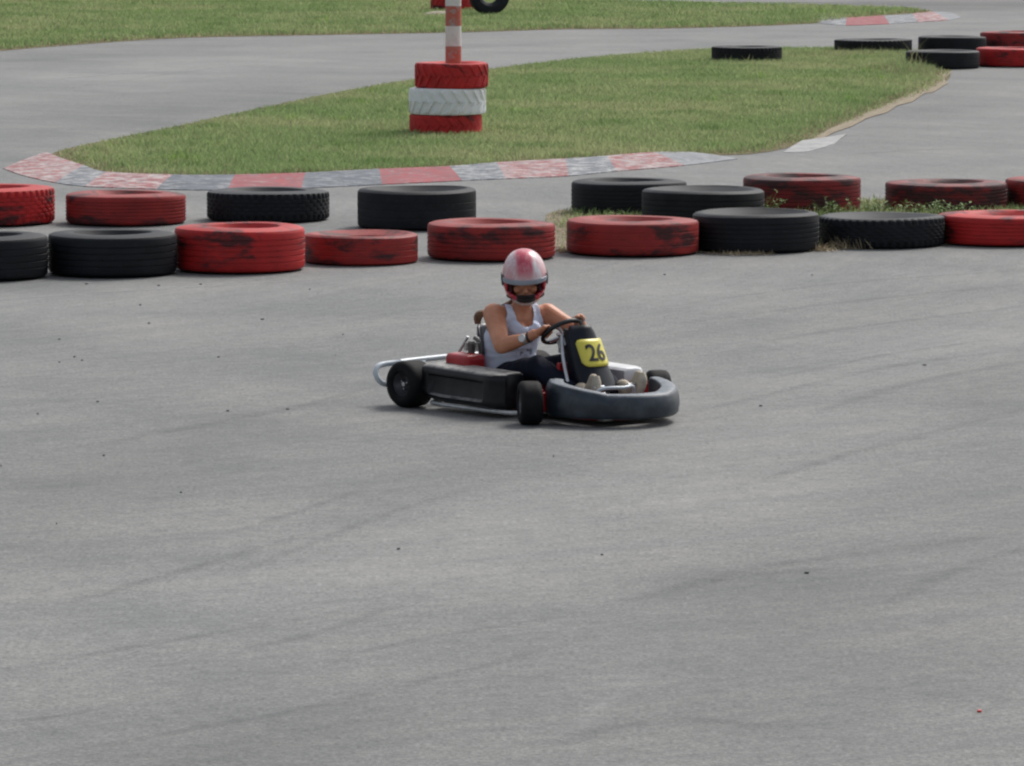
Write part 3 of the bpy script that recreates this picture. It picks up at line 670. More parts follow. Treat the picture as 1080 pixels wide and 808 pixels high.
P_ENG = simple('dull_engine_metal', (.16, .155, .15), .5, .3, 30, metal=.3)
P_RED = simple('red_frame_paint', (.38, .018, .024), .32, .25, 9, dust=.1)
P_ALU = simple('scuffed_aluminium', (.45, .46, .46), .4, .3, 18, metal=.4)
P_SEAT = simple('black_seat_shell', (.018, .020, .030), .35, .2, 9)
P_DK = simple('black_grip', (.012, .013, .016), .5, .2, 20)
def kart_wheel(loc, R, W, steer, side):
    wroot = empty('wheel', loc, steer); wroot.parent = kart
    pr = []; hw = W / 2; ri = R * .50
    pr = [(ri, -hw * .80), (ri + .010, -hw * .97), (R * .72, -hw), (R * .90, -hw * .93), (R * .985, -hw * .74), (R, -hw * .45), (R * 1.003, 0), (R, hw * .45), (R * .985, hw * .74), (R * .90, hw * .93), (R * .72, hw), (ri + .010, hw * .97), (ri, hw * .80), (ri + .004, 0)]
    mb = MB(); mb.lathe(pr, 56, axis='Y', closed=True); t = mb.build('tyre', P_RUB, wroot, ang=60)
    mb = MB(); mb.lathe([(.012, -hw * .3 * 1), (.030, -hw * .30), (.034, -hw * .45), (ri * .72, -hw * .36), (ri * .93, -hw * .62), (ri * 1.005, -hw * .84), (ri * 1.04, -hw * .80), (ri * .99, -hw * .55), (ri * .97, hw * .8), (.014, hw * .5)], 40, axis='Y')
    if side > 0:
        for v_ in mb.v: v_.y *= -1
    rim = mb.build('rim', P_RIM, wroot, ang=35)
    mb = MB(); y0 = -side * -1 * hw * .50
    mb.lathe([(.0005, y0 + side * .016), (.013, y0 + side * .014), (.016, y0), (.016, y0 - side * .03), (.0005, y0 - side * .03)], 16, axis='Y')
    for k in range(3):
        c_ = Vector((.026 * math.cos(k * 2.09 + .4), y0 + side * .004, .026 * math.sin(k * 2.09 + .4))); mb.tube([c_ - Vector((0, side * .02, 0)), c_ + Vector((0, side * .004, 0))], .0045, 8)
    mb.build('hub', P_CHR, wroot)
    return wroot
kart_wheel((-.535, -.468, .1345), .134, .175, 0, -1); kart_wheel((-.535, .468, .1345), .134, .175, 0, 1)
kart_wheel((.52, -.50, .1225), .122, .125, R_(-33), -1); kart_wheel((.52, .47, .1225), .122, .125, R_(-30), 1)
# rear axle
MB().tube([(-.535, -.40, .134), (-.535, .40, .134)], .016, 14).build('axle', P_CHR, kart)
# frame rails, floor
fr = MB()
for s_ in (-1, 1):
    fr.tube([(-.66, s_ * .24, .10), (-.52, s_ * .26, .07), (-.2, s_ * .30, .055), (.25, s_ * .30, .055), (.45, s_ * .22, .055), (.74, s_ * .17, .06)], .015, 10, smooth=5)
    fr.tube([(.42, s_ * .22, .07), (.50, s_ * .40, .10)], .016, 10)
fr.tube([(.74, -.17, .06), (.74, .17, .06)], .015, 10); fr.tube([(-.2, -.3, .055), (-.2, .3, .055)], .014, 10); fr.tube([(.3, -.3, .055), (.3, .3, .055)], .014, 10)
fr.build('frame', P_RED, kart)
fl = MB(); fl.box((.32, 0, .036), (1.06, .50, .006)); fl.build('floor_tray', P_ALU, kart, smooth=False)  # floor pan lengthened under the bumper to deepen the shade on the ground
for s_ in (-1, 1):      # steering yokes at the front wheels
    y = MB(); y.box((.505, s_ * .405, .125), (.075, .06, .10)); y.tube([(.505, s_ * .405, .06), (.505, s_ * .405, .19)], .016, 12); y.tube([(.50, s_ * .38, .125), (.44, s_ * .27, .12)], .02, 10)
    bevel(y.build('steering_yoke', P_RED, kart, smooth=False), .008)
    MB().tube([(.44, s_ * .40, .11), (.36, s_ * .05, .12)], .008, 8).build('tie_rod', P_CHR, kart)
# side pods
def pod(sgn, mat, sh=0.0):
    rings = []; xs_ = [-.405, -.40, -.37, -.35, -.33, -.24, -.12, -.02, .06, .10, .12, .145, .18, .21, .23, .235]
    for x in xs_:
        t = (x + .405) / .64; inb = 0.0
        if x > .13: inb = .07 * ((x - .13) / .105) ** 2
        end = .012 if x in (xs_[0], xs_[-1]) else 0
        rc = .020 if -.34 < x < .11 else 0
        zt = .262 - .010 * t; zb = .052 + (.02 * max(0, -x - .3) / .08)
        yo = .500 - inb; yi = .29
        ring = [(yi, zb + end), (yo - .035, zb + end), (yo - .008, zb + .018 + end), (yo, zb + .034), (yo - rc, zb + .048), (yo - .004 - rc * 1.3, zt - .062), (yo - .002, zt - .048), (yo - .004, zt - .020), (yo - .014, zt - .007 - end * .5), (yo - .035, zt - end), (yi + .02, zt + .004 - end), (yi, zt - .01)]
        rings.append([Vector((x + sh, sgn * y_, z_)) for y_, z_ in ring])
    mb = MB(); mb.loft(rings); o = mb.build('side_pod', mat, kart, ang=50); return bevel(o, .005, 3, 35)
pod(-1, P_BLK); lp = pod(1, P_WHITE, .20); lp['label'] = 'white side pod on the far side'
for s_ in (-1, 1):
    MB().tube([(-.34, s_ * .33, .055), (-.34, s_ * .455, .05), (-.28, s_ * .478, .042), (.25, s_ * .45, .040), (.36, s_ * .38, .05), (.38, s_ * .31, .055)], .012, 10, smooth=5).build('side_bar', P_ALU, kart)
# front bumper: moulded plastic wrapped round the nose
path = catmull([Vector(p) for p in [(.535, -.325, .0), (.60, -.362, 0), (.72, -.338, 0), (.85, -.255, 0), (.935, -.14, 0), (.965, -.01, 0), (.945, .115, 0), (.85, .245, 0), (.71, .335, 0), (.60, .36, 0)]], 5)
rings = []; M_ = len(path)
for i, p in enumerate(path):
    t = (path[min(i + 1, M_ - 1)] - path[max(i - 1, 0)]).normalized(); o_ = Vector((t.y, -t.x, 0)); q = i / (M_ - 1)
    e_ = abs(q * 2 - 1); top = .186 + (.070 if q < .5 else .040) * (max(0, e_ - .30) / .7) ** .8; bot = .046; th = .050 + .004 * math.cos(q * 9)
    if e_ > .97: th *= .7; top -= .012; bot += .01
    cr = .010 * math.exp(-((q - .36) / .03) ** 2)
    H_ = top - bot
    prof = [(-th * .9, bot + .008), (-th * .3, bot), (th * .75, bot), (th * 1.0, bot + H_ * .08), (th * 1.12 + cr, bot + H_ * .34), (th * 1.08 + cr, bot + H_ * .62), (th * .88, bot + H_ * .86), (th * .62, top - .004), (-th * .1, top), (-th * .85, top - .004), (-th * 1.0, bot + H_ * .7), (-th * .98, bot + H_ * .3)]
    rings.append([p + o_ * a_ + Vector((0, 0, z_)) for a_, z_ in prof])
mb = MB(); mb.loft(rings); bo = mb.build('front_bumper', P_BUMP, kart, ang=50)
bevel(bo, .006, 2, 22)
MB().tube([(.50, -.30, .050), (.66, -.31, .045), (.82, -.22, .044), (.90, 0, .044), (.82, .22, .044), (.66, .33, .045), (.50, .30, .050)], .011, 10, smooth=6).build('lower_bumper_bar', P_RED, kart)
MB().tube([(.70, -.19, .13), (.72, -.17, .185), (.745, -.12, .20), (.765, -.02, .198), (.745, .06, .20), (.72, .10, .17), (.70, .11, .13)], .010, 10, smooth=6).build('upper_bumper_bar', P_TUBE, kart)
# rear bumper hoop
MB().tube([(-.60, -.30, .235), (-.71, -.40, .235), (-.735, -.48, .232), (-.735, -.54, .222), (-.725, -.57, .19), (-.715, -.565, .155), (-.71, -.53, .125), (-.70, -.46, .112), (-.66, -.26, .10)], .0165, 12, smooth=7).build('rear_bumper_hoop', P_TUBE, kart)
MB().tube([(-.60, .30, .235), (-.71, .40, .235), (-.735, .48, .232), (-.735, .54, .222), (-.725, .57, .19), (-.715, .565, .155), (-.71, .53, .125), (-.70, .46, .112), (-.66, .26, .10)], .0165, 12, smooth=7).build('rear_bumper_hoop', P_TUBE, kart)
MB().tube([(-.71, -.40, .240), (-.73, 0, .245), (-.71, .40, .240)], .0165, 12, smooth=7).build('rear_bumper_bar', P_TUBE, kart)
# front panel with number plate
def panel_pt(u, v):
    hw = (.088 + .05 * v) * (1 - .30 * max(0, .12 - v) / .12) * (1 - .25 * max(0, v - .85) / .15)
    x = .437 + .19 * v - .012 * math.sin(v * math.pi) - .075 * abs(u) ** 2.6 ; z = .522 - .36 * v - .012 * abs(u) ** 3
    return Vector((x, u * hw, z))
nu, nv = 16, 16; V = [panel_pt(-1 + 2 * i / nu, j / nv) for j in range(nv + 1) for i in range(nu + 1)]
Fc = [[j * (nu + 1) + i, j * (nu + 1) + i + 1, (j + 1) * (nu + 1) + i + 1, (j + 1) * (nu + 1) + i] for j in range(nv) for i in range(nu)]
po = from_data('front_panel', V, Fc, P_NAVY, kart, smooth=True); so_ = po.modifiers.new('s', 'SOLIDIFY'); so_.thickness = .012; so_.offset = 0
side_ = MB()        # returns of the panel behind its front face
for s_ in (-1, 1):
    rr_ = [[panel_pt(s_ * .985, v), panel_pt(s_ * .985, v) + Vector((-.055 - .03 * v, -s_ * .012, .01 - .02 * v)), panel_pt(s_ * .985, v) + Vector((-.055 - .03 * v, -s_ * .020, .01 - .02 * v)), panel_pt(s_ * .9, v) + Vector((-.012, 0, 0))] for v in [.06, .2, .4, .6, .8, .94]]
    side_.loft(rr_)
side_.build('panel_flange', P_NAVY, kart)
pc = panel_pt(0, .43); pd = (panel_pt(0, .6) - panel_pt(0, .25)).normalized(); pn = Vector((-pd.z, 0, pd.x)); pn = pn if pn.x > 0 else -pn
def plate_mat():
    m = Mat('yellow_plate', .35, .4); m.color(m.ramp(m.noise(14, 5, .7), .35, .8, c4(.74, .66, .09), c4(.62, .56, .13))); return m.m
PW, PH = .196, .166; ring = []
for cx_, cy_, a1 in ((1, 1, 0), (-1, 1, 90), (-1, -1, 180), (1, -1, 270)):
    for k in range(5):
        t = R_(a1 + 22.5 * k); ring.append((cx_ * (PW / 2 - .022) + .022 * math.cos(t), cy_ * (PH / 2 - .022) + .022 * math.sin(t)))
def plate_pt(u, v, o_): # u across (kart left +), v up, curved like the panel
    b_ = pc + Vector((0, u, 0)) - pd * v + pn * o_; b_.x -= .9 * max(0, abs(u) / .11) ** 2.6 * .058; return b_
mb = MB(); nuu = 12
gridv = []
for j in range(9):
    for i in range(13):
        u = (-1 + 2 * i / 12); v = (-1 + 2 * j / 8)
        hu = PW / 2 * (1 - .10 * max(0, abs(v) - .75) / .25); hv = PH / 2 * (1 - .08 * max(0, abs(u) - .8) / .2)
        gridv.append(plate_pt(u * hu, v * hv, .012))
plate = from_data('number_plate', gridv, [[j * 13 + i, j * 13 + i + 1, (j + 1) * 13 + i + 1, (j + 1) * 13 + i] for j in range(8) for i in range(12)], plate_mat(), kart, smooth=True)
sd = plate.modifiers.new('s', 'SOLIDIFY'); sd.thickness = .003; sd.offset = 0
fc = bpy.data.curves.new('digits', 'FONT'); fc.body = '26'; fc.size = .135; fc.align_x = 'CENTER'; fc.align_y = 'CENTER'; fc.offset = .0018; fc.extrude = .0012; fc.space_character = 1.0
fo = bpy.data.objects.new('t', fc); COL.objects.link(fo); dme = bpy.data.meshes.new_from_object(fo.evaluated_get(bpy.context.evaluated_depsgraph_get())); bpy.data.objects.remove(fo)
bm = bmesh.new(); bm.from_mesh(dme); bmesh.ops.subdivide_edges(bm, edges=[e_ for e_ in bm.edges if e_.calc_length() > .03], cuts=3)
ys_ = [v_.co.y for v_ in bm.verts]; ym = (max(ys_) + min(ys_)) / 2; xs2 = [v_.co.x for v_ in bm.verts]; xm = (max(xs2) + min(xs2)) / 2
for v_ in bm.verts: v_.co = plate_pt((v_.co.x - xm) * .98, (v_.co.y - ym) * 1.05, .0160 + v_.co.z)
bm.to_mesh(dme); bm.free(); dme.name = 'number'; link('number', dme, simple('black_digit_paint', (.015, .015, .02), .4), plate)
# steering column, wheel
WC = Vector((.255, -.022, .472)); WU = Vector((.80, 0, .60)).normalized(); WN = Vector((-.60, 0, .80)); WY = Vector((0, 1, 0)); WR = .116
def rim_pt(a_, r=WR, o_=0.): return WC + WY * math.cos(R_(a_)) * r + WU * math.sin(R_(a_)) * r + WN * o_
sw = empty('steering_wheel', (0, 0, 0)); sw.parent = kart
MB().tube([rim_pt(a_) for a_ in range(0, 360, 8)], .0135, 12, closed=True).build('wheel_rim', P_DK, sw)
sp2 = MB()
for a_ in (20, 140, 260): sp2.tube([rim_pt(a_, .110), rim_pt(a_, .03, -.02)], .010, 8)
sp2.ellipsoid(WC - WN * .02, (.04, .04, .018), None); sp2.build('spokes', P_CHR, sw)
MB().tube([WC - WN * .02, (.50, -.01, .12)], .011, 10).build('steering_column', P_CHR, kart)
cs = MB(); cs.tube([(.335, -.095, .455), (.395, -.135, .33), (.49, -.165, .13)], .011, 10, smooth=4); cs.tube([(.34, .075, .455), (.405, .085, .33), (.50, .115, .13)], .011, 10, smooth=4); cs.tube([(.34, -.075, .455), (.36, 0, .47), (.34, .075, .455)], .010, 10, smooth=4); cs.build('column_support', P_CHR, kart)
bb = MB(); bb.box((.335, -.055, .415), (.06, .10, .05), Matrix.Rotation(R_(-30), 3, 'Y')); bb.box((.30, -.045, .375), (.05, .05, .04)); bevel(bb.build('column_bracket', P_ALU, kart, smooth=False), .006)
# fuel tank, engine, seat
ft = MB(); ft.box((.20, .0, .155), (.20, .15, .20)); bevel(ft.build('fuel_tank', P_RED, kart, smooth=False), .03, 4)
rt = MB(); rt.box((.36, -.02, .19), (.025, .26, .24)); bevel(rt.build('front_bulkhead', P_RED, kart, smooth=False), .01, 3)
en = empty('engine', (0, 0, 0)); en.parent = kart
e1 = MB(); e1.box((-.27, -.285, .245), (.20, .15, .15)); bevel(e1.build('engine_cover', P_RED, en, smooth=False), .028, 4)
e2 = MB(); e2.box((-.27, -.285, .135), (.20, .16, .08)); bevel(e2.build('engine_block', P_ALU, en, smooth=False), .01, 2)
e3 = MB()
for k in range(5): e3.box((-.28, -.23, .335 + k * .010), (.07, .06, .005))
e3.tube([(-.28, -.23, .30), (-.28, -.23, .385)], .020, 12); e3.build('cooling_fins', P_ENG, en, smooth=False)
e4 = MB(); e4.tube([(-.27, -.17, .28), (-.27, -.17, .34), (-.285, -.175, .385), (-.31, -.18, .40)], .014, 10, smooth=4); e4.build('exhaust_pipe', P_ENG, en)
for s_ in (-1, 1): MB().tube([(-.50, s_ * .2, .11), (-.44, s_ * .19, .30), (-.385, s_ * .165, .40)], .009, 8).build('seat_stay', P_CHR, kart)
cen = catmull([Vector(p) for p in [(.03, 0, .125), (-.06, 0, .085), (-.18, 0, .068), (-.28, 0, .10), (-.335, 0, .22), (-.37, 0, .34), (-.40, 0, .465)]], 4); SV = []; nu = 16
for i, p in enumerate(cen):
    q = i / (len(cen) - 1); t = (cen[min(i + 1, len(cen) - 1)] - cen[max(i - 1, 0)]).normalized(); nn = Vector((t.z, 0, -t.x)) ; nn = nn if (nn.z > 0 or nn.x > 0) else -nn
    nn = Vector((.75, 0, .55)).normalized() if .2 < q < .8 else (Vector((.15, 0, 1)) if q <= .2 else Vector((1, 0, .1)))
    hw = .185 if q < .8 else .185 - .06 * ((q - .8) / .2) ** 2
    wing = .11 if q < .85 else .11 * (1 - (q - .85) / .3)
    if q < .2: wing = .05 + .3 * q
    for k in range(nu + 1):
        u = -1 + 2 * k / nu; SV.append(p + Vector((0, hw * u * (1 - .08 * u * u), 0)) + nn * wing * abs(u) ** 3)
seat = from_data('seat', SV, [[j * (nu + 1) + i, j * (nu + 1) + i + 1, (j + 1) * (nu + 1) + i + 1, (j + 1) * (nu + 1) + i] for j in range(len(cen) - 1) for i in range(nu)], P_SEAT, kart, smooth=True)
sm = seat.modifiers.new('s', 'SOLIDIFY'); sm.thickness = .014; sm.offset = 0
for s_, x_ in ((-1, .66), (1, .66)):
    pdl = MB(); pdl.tube([(x_ - .02, s_ * .13, .06), (x_ + .02, s_ * .13, .20)], .007, 8); pdl.tube([(x_ + .02, s_ * .13 - .04, .20), (x_ + .02, s_ * .13 + .04, .20)], .008, 8); pdl.build('pedal', P_CHR, kart)

# ------------------------------------------------------------------ driver (kart coordinates, placed with the kart's own transform)
def skin_mat():
    m = Mat('skin', .5, .35); m.color(m.ramp(m.noise(9, 4), .3, .7, c4(.42, .165, .088), c4(.62, .29, .175)))
    m.b.inputs['Subsurface Weight'].default_value = .08; m.b.inputs['Subsurface Radius'].default_value = (.01, .004, .002); return m.m
M_SKIN = skin_mat()
shR, shL = Vector((-.165, -.160, .545)), Vector((-.075, .165, .535))
elR, wrR = Vector((.020, -.265, .385)), Vector((.172, -.205, .440))
elL, wrL = Vector((.115, .262, .430)), Vector((.245, .115, .530))
hipR, hipL = Vector((-.18, -.085, .155)), Vector((-.18, .085, .155))
knR, knL = Vector((.200, -.160, .275)), Vector((.205, .165, .285))
anR, anL = Vector((.535, -.130, .130)), Vector((.565, .155, .130))
HC = Vector((-.086, .002, .749))          # helmet centre
def torso(mb, grow=0.0, low=.10, lowtrim=0):
    rows = [((-.21, 0, .10), .150, .105), ((-.215, 0, .16), .160, .115), ((-.215, 0, .24), .158, .104), ((-.205, 0, .32), .150, .100), ((-.19, .0, .40), .163, .105), ((-.165, .0, .47), .160, .105), ((-.145, .0, .525), .155, .088), ((-.130, .0, .562), .110, .062), ((-.120, 0, .59), .062, .055)]
    rg = []
    for k, (c_, ry, rx) in enumerate(rows):
        if k < lowtrim: continue
        yaw = R_(-14) * min(1, max(0, (c_[2] - .2) / .3)); ring = []
        for j in range(32):
            t = 2 * math.pi * j / 32; x = math.cos(t) * (rx + grow); y = math.sin(t) * (ry + grow)
            ring.append(Vector((c_[0] + x * math.cos(yaw) - y * math.sin(yaw), c_[1] + x * math.sin(yaw) + y * math.cos(yaw), c_[2] + (x * -.12))))
        rg.append(ring)
    mb.loft(rg)
    return mb
body = MB(); torso(body)
for s_, b_ in ((-1, shR), (1, shL)): body.capsule(Vector((-.13, s_ * .05, .52)), b_, .060, .056)
body.chain([(shR, .064), (shR.lerp(elR, .35), .058), (elR, .046), (elR.lerp(wrR, .35), .045), (wrR, .029)])
body.chain([(shL, .062), (shL.lerp(elL, .35), .054), (elL, .043), (elL.lerp(wrL, .35), .042), (wrL, .028)])
for c_ in ((-.085, -.055, .455), (-.07, .035, .455)): body.ellipsoid(c_, (.055, .055, .050))
for hp, kn, an in ((hipR, knR, anR), (hipL, knL, anL)): body.chain([(hp, .085), (hp.lerp(kn, .5), .072), (kn, .055), (kn.lerp(an, .35), .055), (an, .036)])
body.capsule((-.118, 0, .56), HC - Vector((0.01, 0, .06)), .054, .052)
HY = R_(-40); HR = Matrix.Rotation(HY, 3, 'Z') @ Matrix.Rotation(R_(10), 3, 'Y') @ Matrix.Rotation(R_(3), 3, 'X')
hp_ = lambda x, y, z: HC + HR @ Vector((x, y, z))
body.ellipsoid(hp_(0, 0, -.01), (.098, .078, .115), HR); body.ellipsoid(hp_(.045, 0, -.075), (.052, .055, .045), HR)
body.chain([(hp_(.092, 0, -.018), .010), (hp_(.112, 0, -.052), .014)]); body.capsule(hp_(.087, -.022, .005), hp_(.087, .022, .005), .012, .012)
for s_ in (-1, 1):
    body.ellipsoid(hp_(.072, s_ * .042, -.045), (.026, .026, .024), HR); body.ellipsoid(hp_(0, s_ * .080, -.03), (.020, .010, .028), HR)
body.capsule(hp_(.098, -.016, -.082), hp_(.098, .016, -.082), .009, .009)
# hands: palm plus curled fingers round the rim
def hand(wr, ang, side):
    c_ = rim_pt(ang); tang = (rim_pt(ang + 4) - rim_pt(ang - 4)).normalized(); rad = (c_ - WC).normalized()
    pc_ = c_ + WN * .020 + rad * .022
    body.capsule(wr, wr.lerp(pc_, .45), .027, .029)
    for q in (-.026, -.009, .009, .026): body.capsule(wr.lerp(pc_, .40), pc_ + tang * q, .019, .0135)
    lens = [1.0, 1.08, 1.03, .85]
    for k, q in enumerate((.030, .0105, -.0095, -.029)):
        l_ = lens[k]; b_ = pc_ + tang * q; u_ = .021 * l_
        p1 = c_ + tang * q * 1.05 + WN * .026 + rad * .004; p2 = c_ + tang * q + WN * .008 - rad * .026 * l_ ; p3 = c_ + tang * q * .95 - WN * .018 - rad * .012 * l_
        body.chain([(b_, .0098), (p1 - rad * .006, .0096), (p2, .0086), (p3, .0076)], 10)
    body.chain([(wr.lerp(pc_, .6) + tang * .026, .012), (c_ + tang * .048 + WN * .018 + rad * .006, .0105), (c_ + tang * .052 + WN * .016 - rad * .020, .009)], 10)
hand(wrR, 180, -1); hand(wrL, 52, 1)
person = remesh(body, 'person', .0052, M_SKIN, smooth_it=3)
def to_person(o): o.parent = person; return o
# tank top
tt = MB(); torso(tt, .009, lowtrim=1)
for s_, b_ in ((-1, shR), (1, shL)): tt.capsule(Vector((-.13, s_ * .05, .521)), b_, .068, .071)
for c_ in ((-.085, -.055, .455), (-.07, .035, .455)): tt.ellipsoid(c_, (.064, .064, .058))
top = remesh(tt, 'tank_top', .006, None, smooth_it=6)
bm = bmesh.new(); bm.from_mesh(top.data); yw = R_(-14)
dele = []
for f_ in bm.faces:
    c_ = f_.calc_center_median(); dx, dy = c_.x + .15, c_.y; lx = dx * math.cos(-yw) - dy * math.sin(-yw); ly = dx * math.sin(-yw) + dy * math.cos(-yw)
    front = lx > 0
    scoop = (.478 if front else .53) + abs(ly / .062) ** 4 * .09
    arm = .142 - .030 * max(0, min(1, (c_.z - .47) / .08)) if c_.z > .455 else 9
    if c_.z > scoop and abs(ly) < .062 and c_.z > .45: dele.append(f_)
    elif abs(ly) > arm + .004 * math.sin(c_.x * 50): dele.append(f_)
    elif c_.z > .60 or c_.z < .13: dele.append(f_)
bmesh.ops.delete(bm, geom=dele, context='FACES')
for it in range(9):
    bmesh.ops.smooth_vert(bm, verts=[v_ for v_ in bm.verts if v_.is_boundary], factor=.5, use_axis_x=True, use_axis_y=True, use_axis_z=True)
for v_ in bm.verts:
    q = mnoise.noise(Vector((v_.co.x * 14, v_.co.y * 14, v_.co.z * 22 + v_.co.y * 12))); r_ = abs(mnoise.noise(Vector((v_.co.x * 9 + 5, v_.co.y * 9, v_.co.z * 26))))
    v_.co += v_.normal * (.005 * q - .006 * r_ + .003)
bm.to_mesh(top.data); bm.free()
mt = Mat('pale_blue_cotton', .85, .15); col_ = mt.ramp(mt.noise(6, 3), .3, .7, c4(.60, .67, .81), c4(.67, .73, .86))
sp3 = mt.new('ShaderNodeSeparateXYZ'); mt.l.new(mt.tc.outputs['Object'], sp3.inputs[0])
def bandmask(sock, c0, hw_): return mt.math('LESS_THAN', mt.math('ABSOLUTE', mt.math('SUBTRACT', sock, c0)), hw_)
reg = mt.math('MAXIMUM', mt.math('MULTIPLY', bandmask(sp3.outputs[2], .405, .022), bandmask(sp3.outputs[1], -.05, .085)), mt.math('MULTIPLY', bandmask(sp3.outputs[2], .325, .020), bandmask(sp3.outputs[1], .01, .06)))
reg = mt.math('MULTIPLY', reg, mt.math('GREATER_THAN', sp3.outputs[0], -.16))
ink = mt.math('MULTIPLY', reg, mt.ramp(mt.noise(38, 3, .6, stretch=(1, 1, .8)), .50, .56))
mt.color(mt.mix(mt.math('MULTIPLY', ink, .8), col_, c4(.10, .12, .17)))
top.data.materials.clear(); top.data.materials.append(mt.m); to_person(top); s9 = top.modifiers.new('s', 'SOLIDIFY'); s9.thickness = .002; s9.offset = 0
# trousers
pt_ = MB()
for k in range(1): torso(pt_, .010)
pt_.v = []; pt_.f = []
pt_.ellipsoid((-.205, 0, .155), (.125, .175, .085))
for hp, kn, an in ((hipR, knR, anR), (hipL, knL, anL)): pt_.chain([(hp, .098), (hp.lerp(kn, .5), .084), (kn, .067), (kn.lerp(an, .35), .064), (kn.lerp(an, .93), .047)])
tr = remesh(pt_, 'trousers', .007, simple('navy_trouser_cloth', (.008, .010, .022), .85, .25, 12, spec=.2), smooth_it=5); to_person(tr)
for v_ in tr.data.vertices:
    q = mnoise.noise(v_.co * 16) + .6 * abs(mnoise.noise(Vector((v_.co.x * 30, v_.co.y * 12, v_.co.z * 30)))); v_.co += v_.normal * .006 * q
# shoes
M_SHOE = simple('beige_shoe', (.44, .38, .29), .75, .18, 14); M_SOLE = simple('shoe_sole', (.50, .45, .36), .75)
def shoe(an, yaw):
    r_ = Matrix.Rotation(yaw, 3, 'Z'); mb = MB(); d = lambda x, y, z: an + r_ @ Vector((x, y, z))
    mb.chain([(d(-.035, 0, -.040), .034), (d(.03, 0, .01), .038), (d(.070, 0, .065), .036), (d(.080, 0, .108), .026)]); mb.capsule(d(-.01, 0, .0), d(-.03, 0, .03), .042, .044)
    s = remesh(mb, 'shoe', .006, M_SHOE, smooth_it=6); to_person(s)
    sb = MB(); sb.tube([d(-.01, 0, -.070), d(.05, 0, -.035), d(.090, 0, .025), d(.108, 0, .080), d(.104, 0, .122)], [.022, .025, .027, .028, .018], 14, smooth=4)
    so3 = sb.build('sole', M_SOLE, s)
shoe(anR + Vector((.03, 0, .01)), R_(-6)); shoe(anL + Vector((.03, .01, .012)), R_(8))
# watch and wristband on the right arm
ax = (wrR - elR).normalized(); wb = MB(); cW = wrR.lerp(elR, .10); wb.tube([cW - ax * .012, cW + ax * .012], .0325, 20)
wt = wb.build('watch', simple('pale_watch_strap', (.42, .42, .41), .35, .15, 20, metal=.5), None); to_person(wt)
out_d = (Vector((.62, -.72, .25))); out_d = (out_d - ax * out_d.dot(ax)).normalized()
wf = MB(); wf.tube([cW + out_d * .026, cW + out_d * .042], .021, 20); wf.build('watch_face', simple('watch_face_glass', (.62, .64, .64), .2), wt)
bb2 = MB(); cB = wrR + ax * .010; bb2.tube([cB - ax * .006, cB + ax * .006], .0315, 20); to_person(bb2.build('wristband', P_DK))
# ponytail
M_HAIR = simple('brown_hair', (.17, .095, .05), .55, .4, 60)
hr = MB()
for k in range(7):
    oy = random.uniform(-.014, .014); ox = random.uniform(-.012, .012)
    hr.tube([hp_(-.10, oy, -.10), (-.19 + ox, .0 + oy, .60), (-.25 + ox, -.08 + oy, .555), (-.285 + ox, -.165 + oy, .535), (-.290 + ox, -.175 + oy, .480)], [.012, .016, .018, .018, .006], 8, smooth=5)
to_person(hr.build('hair', M_HAIR))
# strap of a darker top on the left shoulder
# helmet
def helmet_pt(t, p):      # t: azimuth (0 = front), p: polar from top
    sp_ = math.sin(p); sp_ = sp_ ** .84 if p < math.pi / 2 else sp_
    x = math.cos(t) * sp_; y = math.sin(t) * sp_; z = math.cos(p)
    rx, ry, rz = .148, .127, .168
    X, Y, Z = x * rx, y * ry, z * rz
    if z < 0:
        k = -z; X += .022 * k * max(0, x) ; Y *= 1 - .10 * k * k; X *= 1 - .06 * k
        Z *= .98
    return X, Y, Z
nu, nv = 72, 48; bm = bmesh.new(); grid = []
for j in range(nv + 1):
    p = R_(1) + (R_(150) - R_(1)) * j / nv; grid.append([bm.verts.new(helmet_pt(2 * math.pi * i / nu, p)) for i in range(nu)])
for j in range(nv):
    for i in range(nu):
        q = [grid[j][i], grid[j][(i + 1) % nu], grid[j + 1][(i + 1) % nu], grid[j + 1][i]]; c_ = sum((v_.co for v_ in q), Vector()) / 4
        low = -.066 - .020 * (1 - (c_.y / .1) ** 2)
        if c_.x > .035 and low < c_.z < .018 and abs(c_.y) < .108: continue
        bm.faces.new(q)
bm.faces.new(grid[0][::-1]); bmesh.ops.recalc_face_normals(bm, faces=bm.faces)
hm = bpy.data.meshes.new('helmet'); bm.to_mesh(hm); bm.free()
mh = Mat('helmet_paint', .32, .45); mh.b.inputs['Coat Weight'].default_value = .25; mh.b.inputs['Coat Roughness'].default_value = .08
s3 = mh.new('ShaderNodeSeparateXYZ'); mh.l.new(mh.tc.outputs['Object'], s3.inputs[0]); X_, Y_, Z_ = s3.outputs
aY = mh.math('ABSOLUTE', Y_); wob = mh.math('MULTIPLY', mh.math('SUBTRACT', mh.noise(9, 3), .5), .02)
W1 = c4(.76, .73, .74); RD = c4(.52, .03, .05); PK = c4(.60, .26, .29); GY = c4(.30, .31, .33)
cH = mh.mix(mh.ramp(mh.noise(7, 4, .6), .42, .62), W1, c4(.70, .54, .55))                         # pink streaked white shell
st_ = mh.math('MULTIPLY', mh.ramp(mh.math('ADD', aY, wob), .048, .030, c4(0, 0, 0), c4(1, 1, 1)) if False else mh.math('SUBTRACT', 1.0, mh.ramp(mh.math('ADD', aY, wob), .036, .056)), mh.ramp(Z_, .012, .075)); cH = mh.mix(mh.math('MULTIPLY', st_, .95), cH, c4(.52, .035, .075))
bd = mh.math('MULTIPLY', mh.ramp(mh.math('ADD', mh.noise(26, 5, .7, stretch=(1, 1, .3)), mh.math('MULTIPLY', aY, .8)), .48, .62), .65); cH = mh.mix(bd, cH, PK)
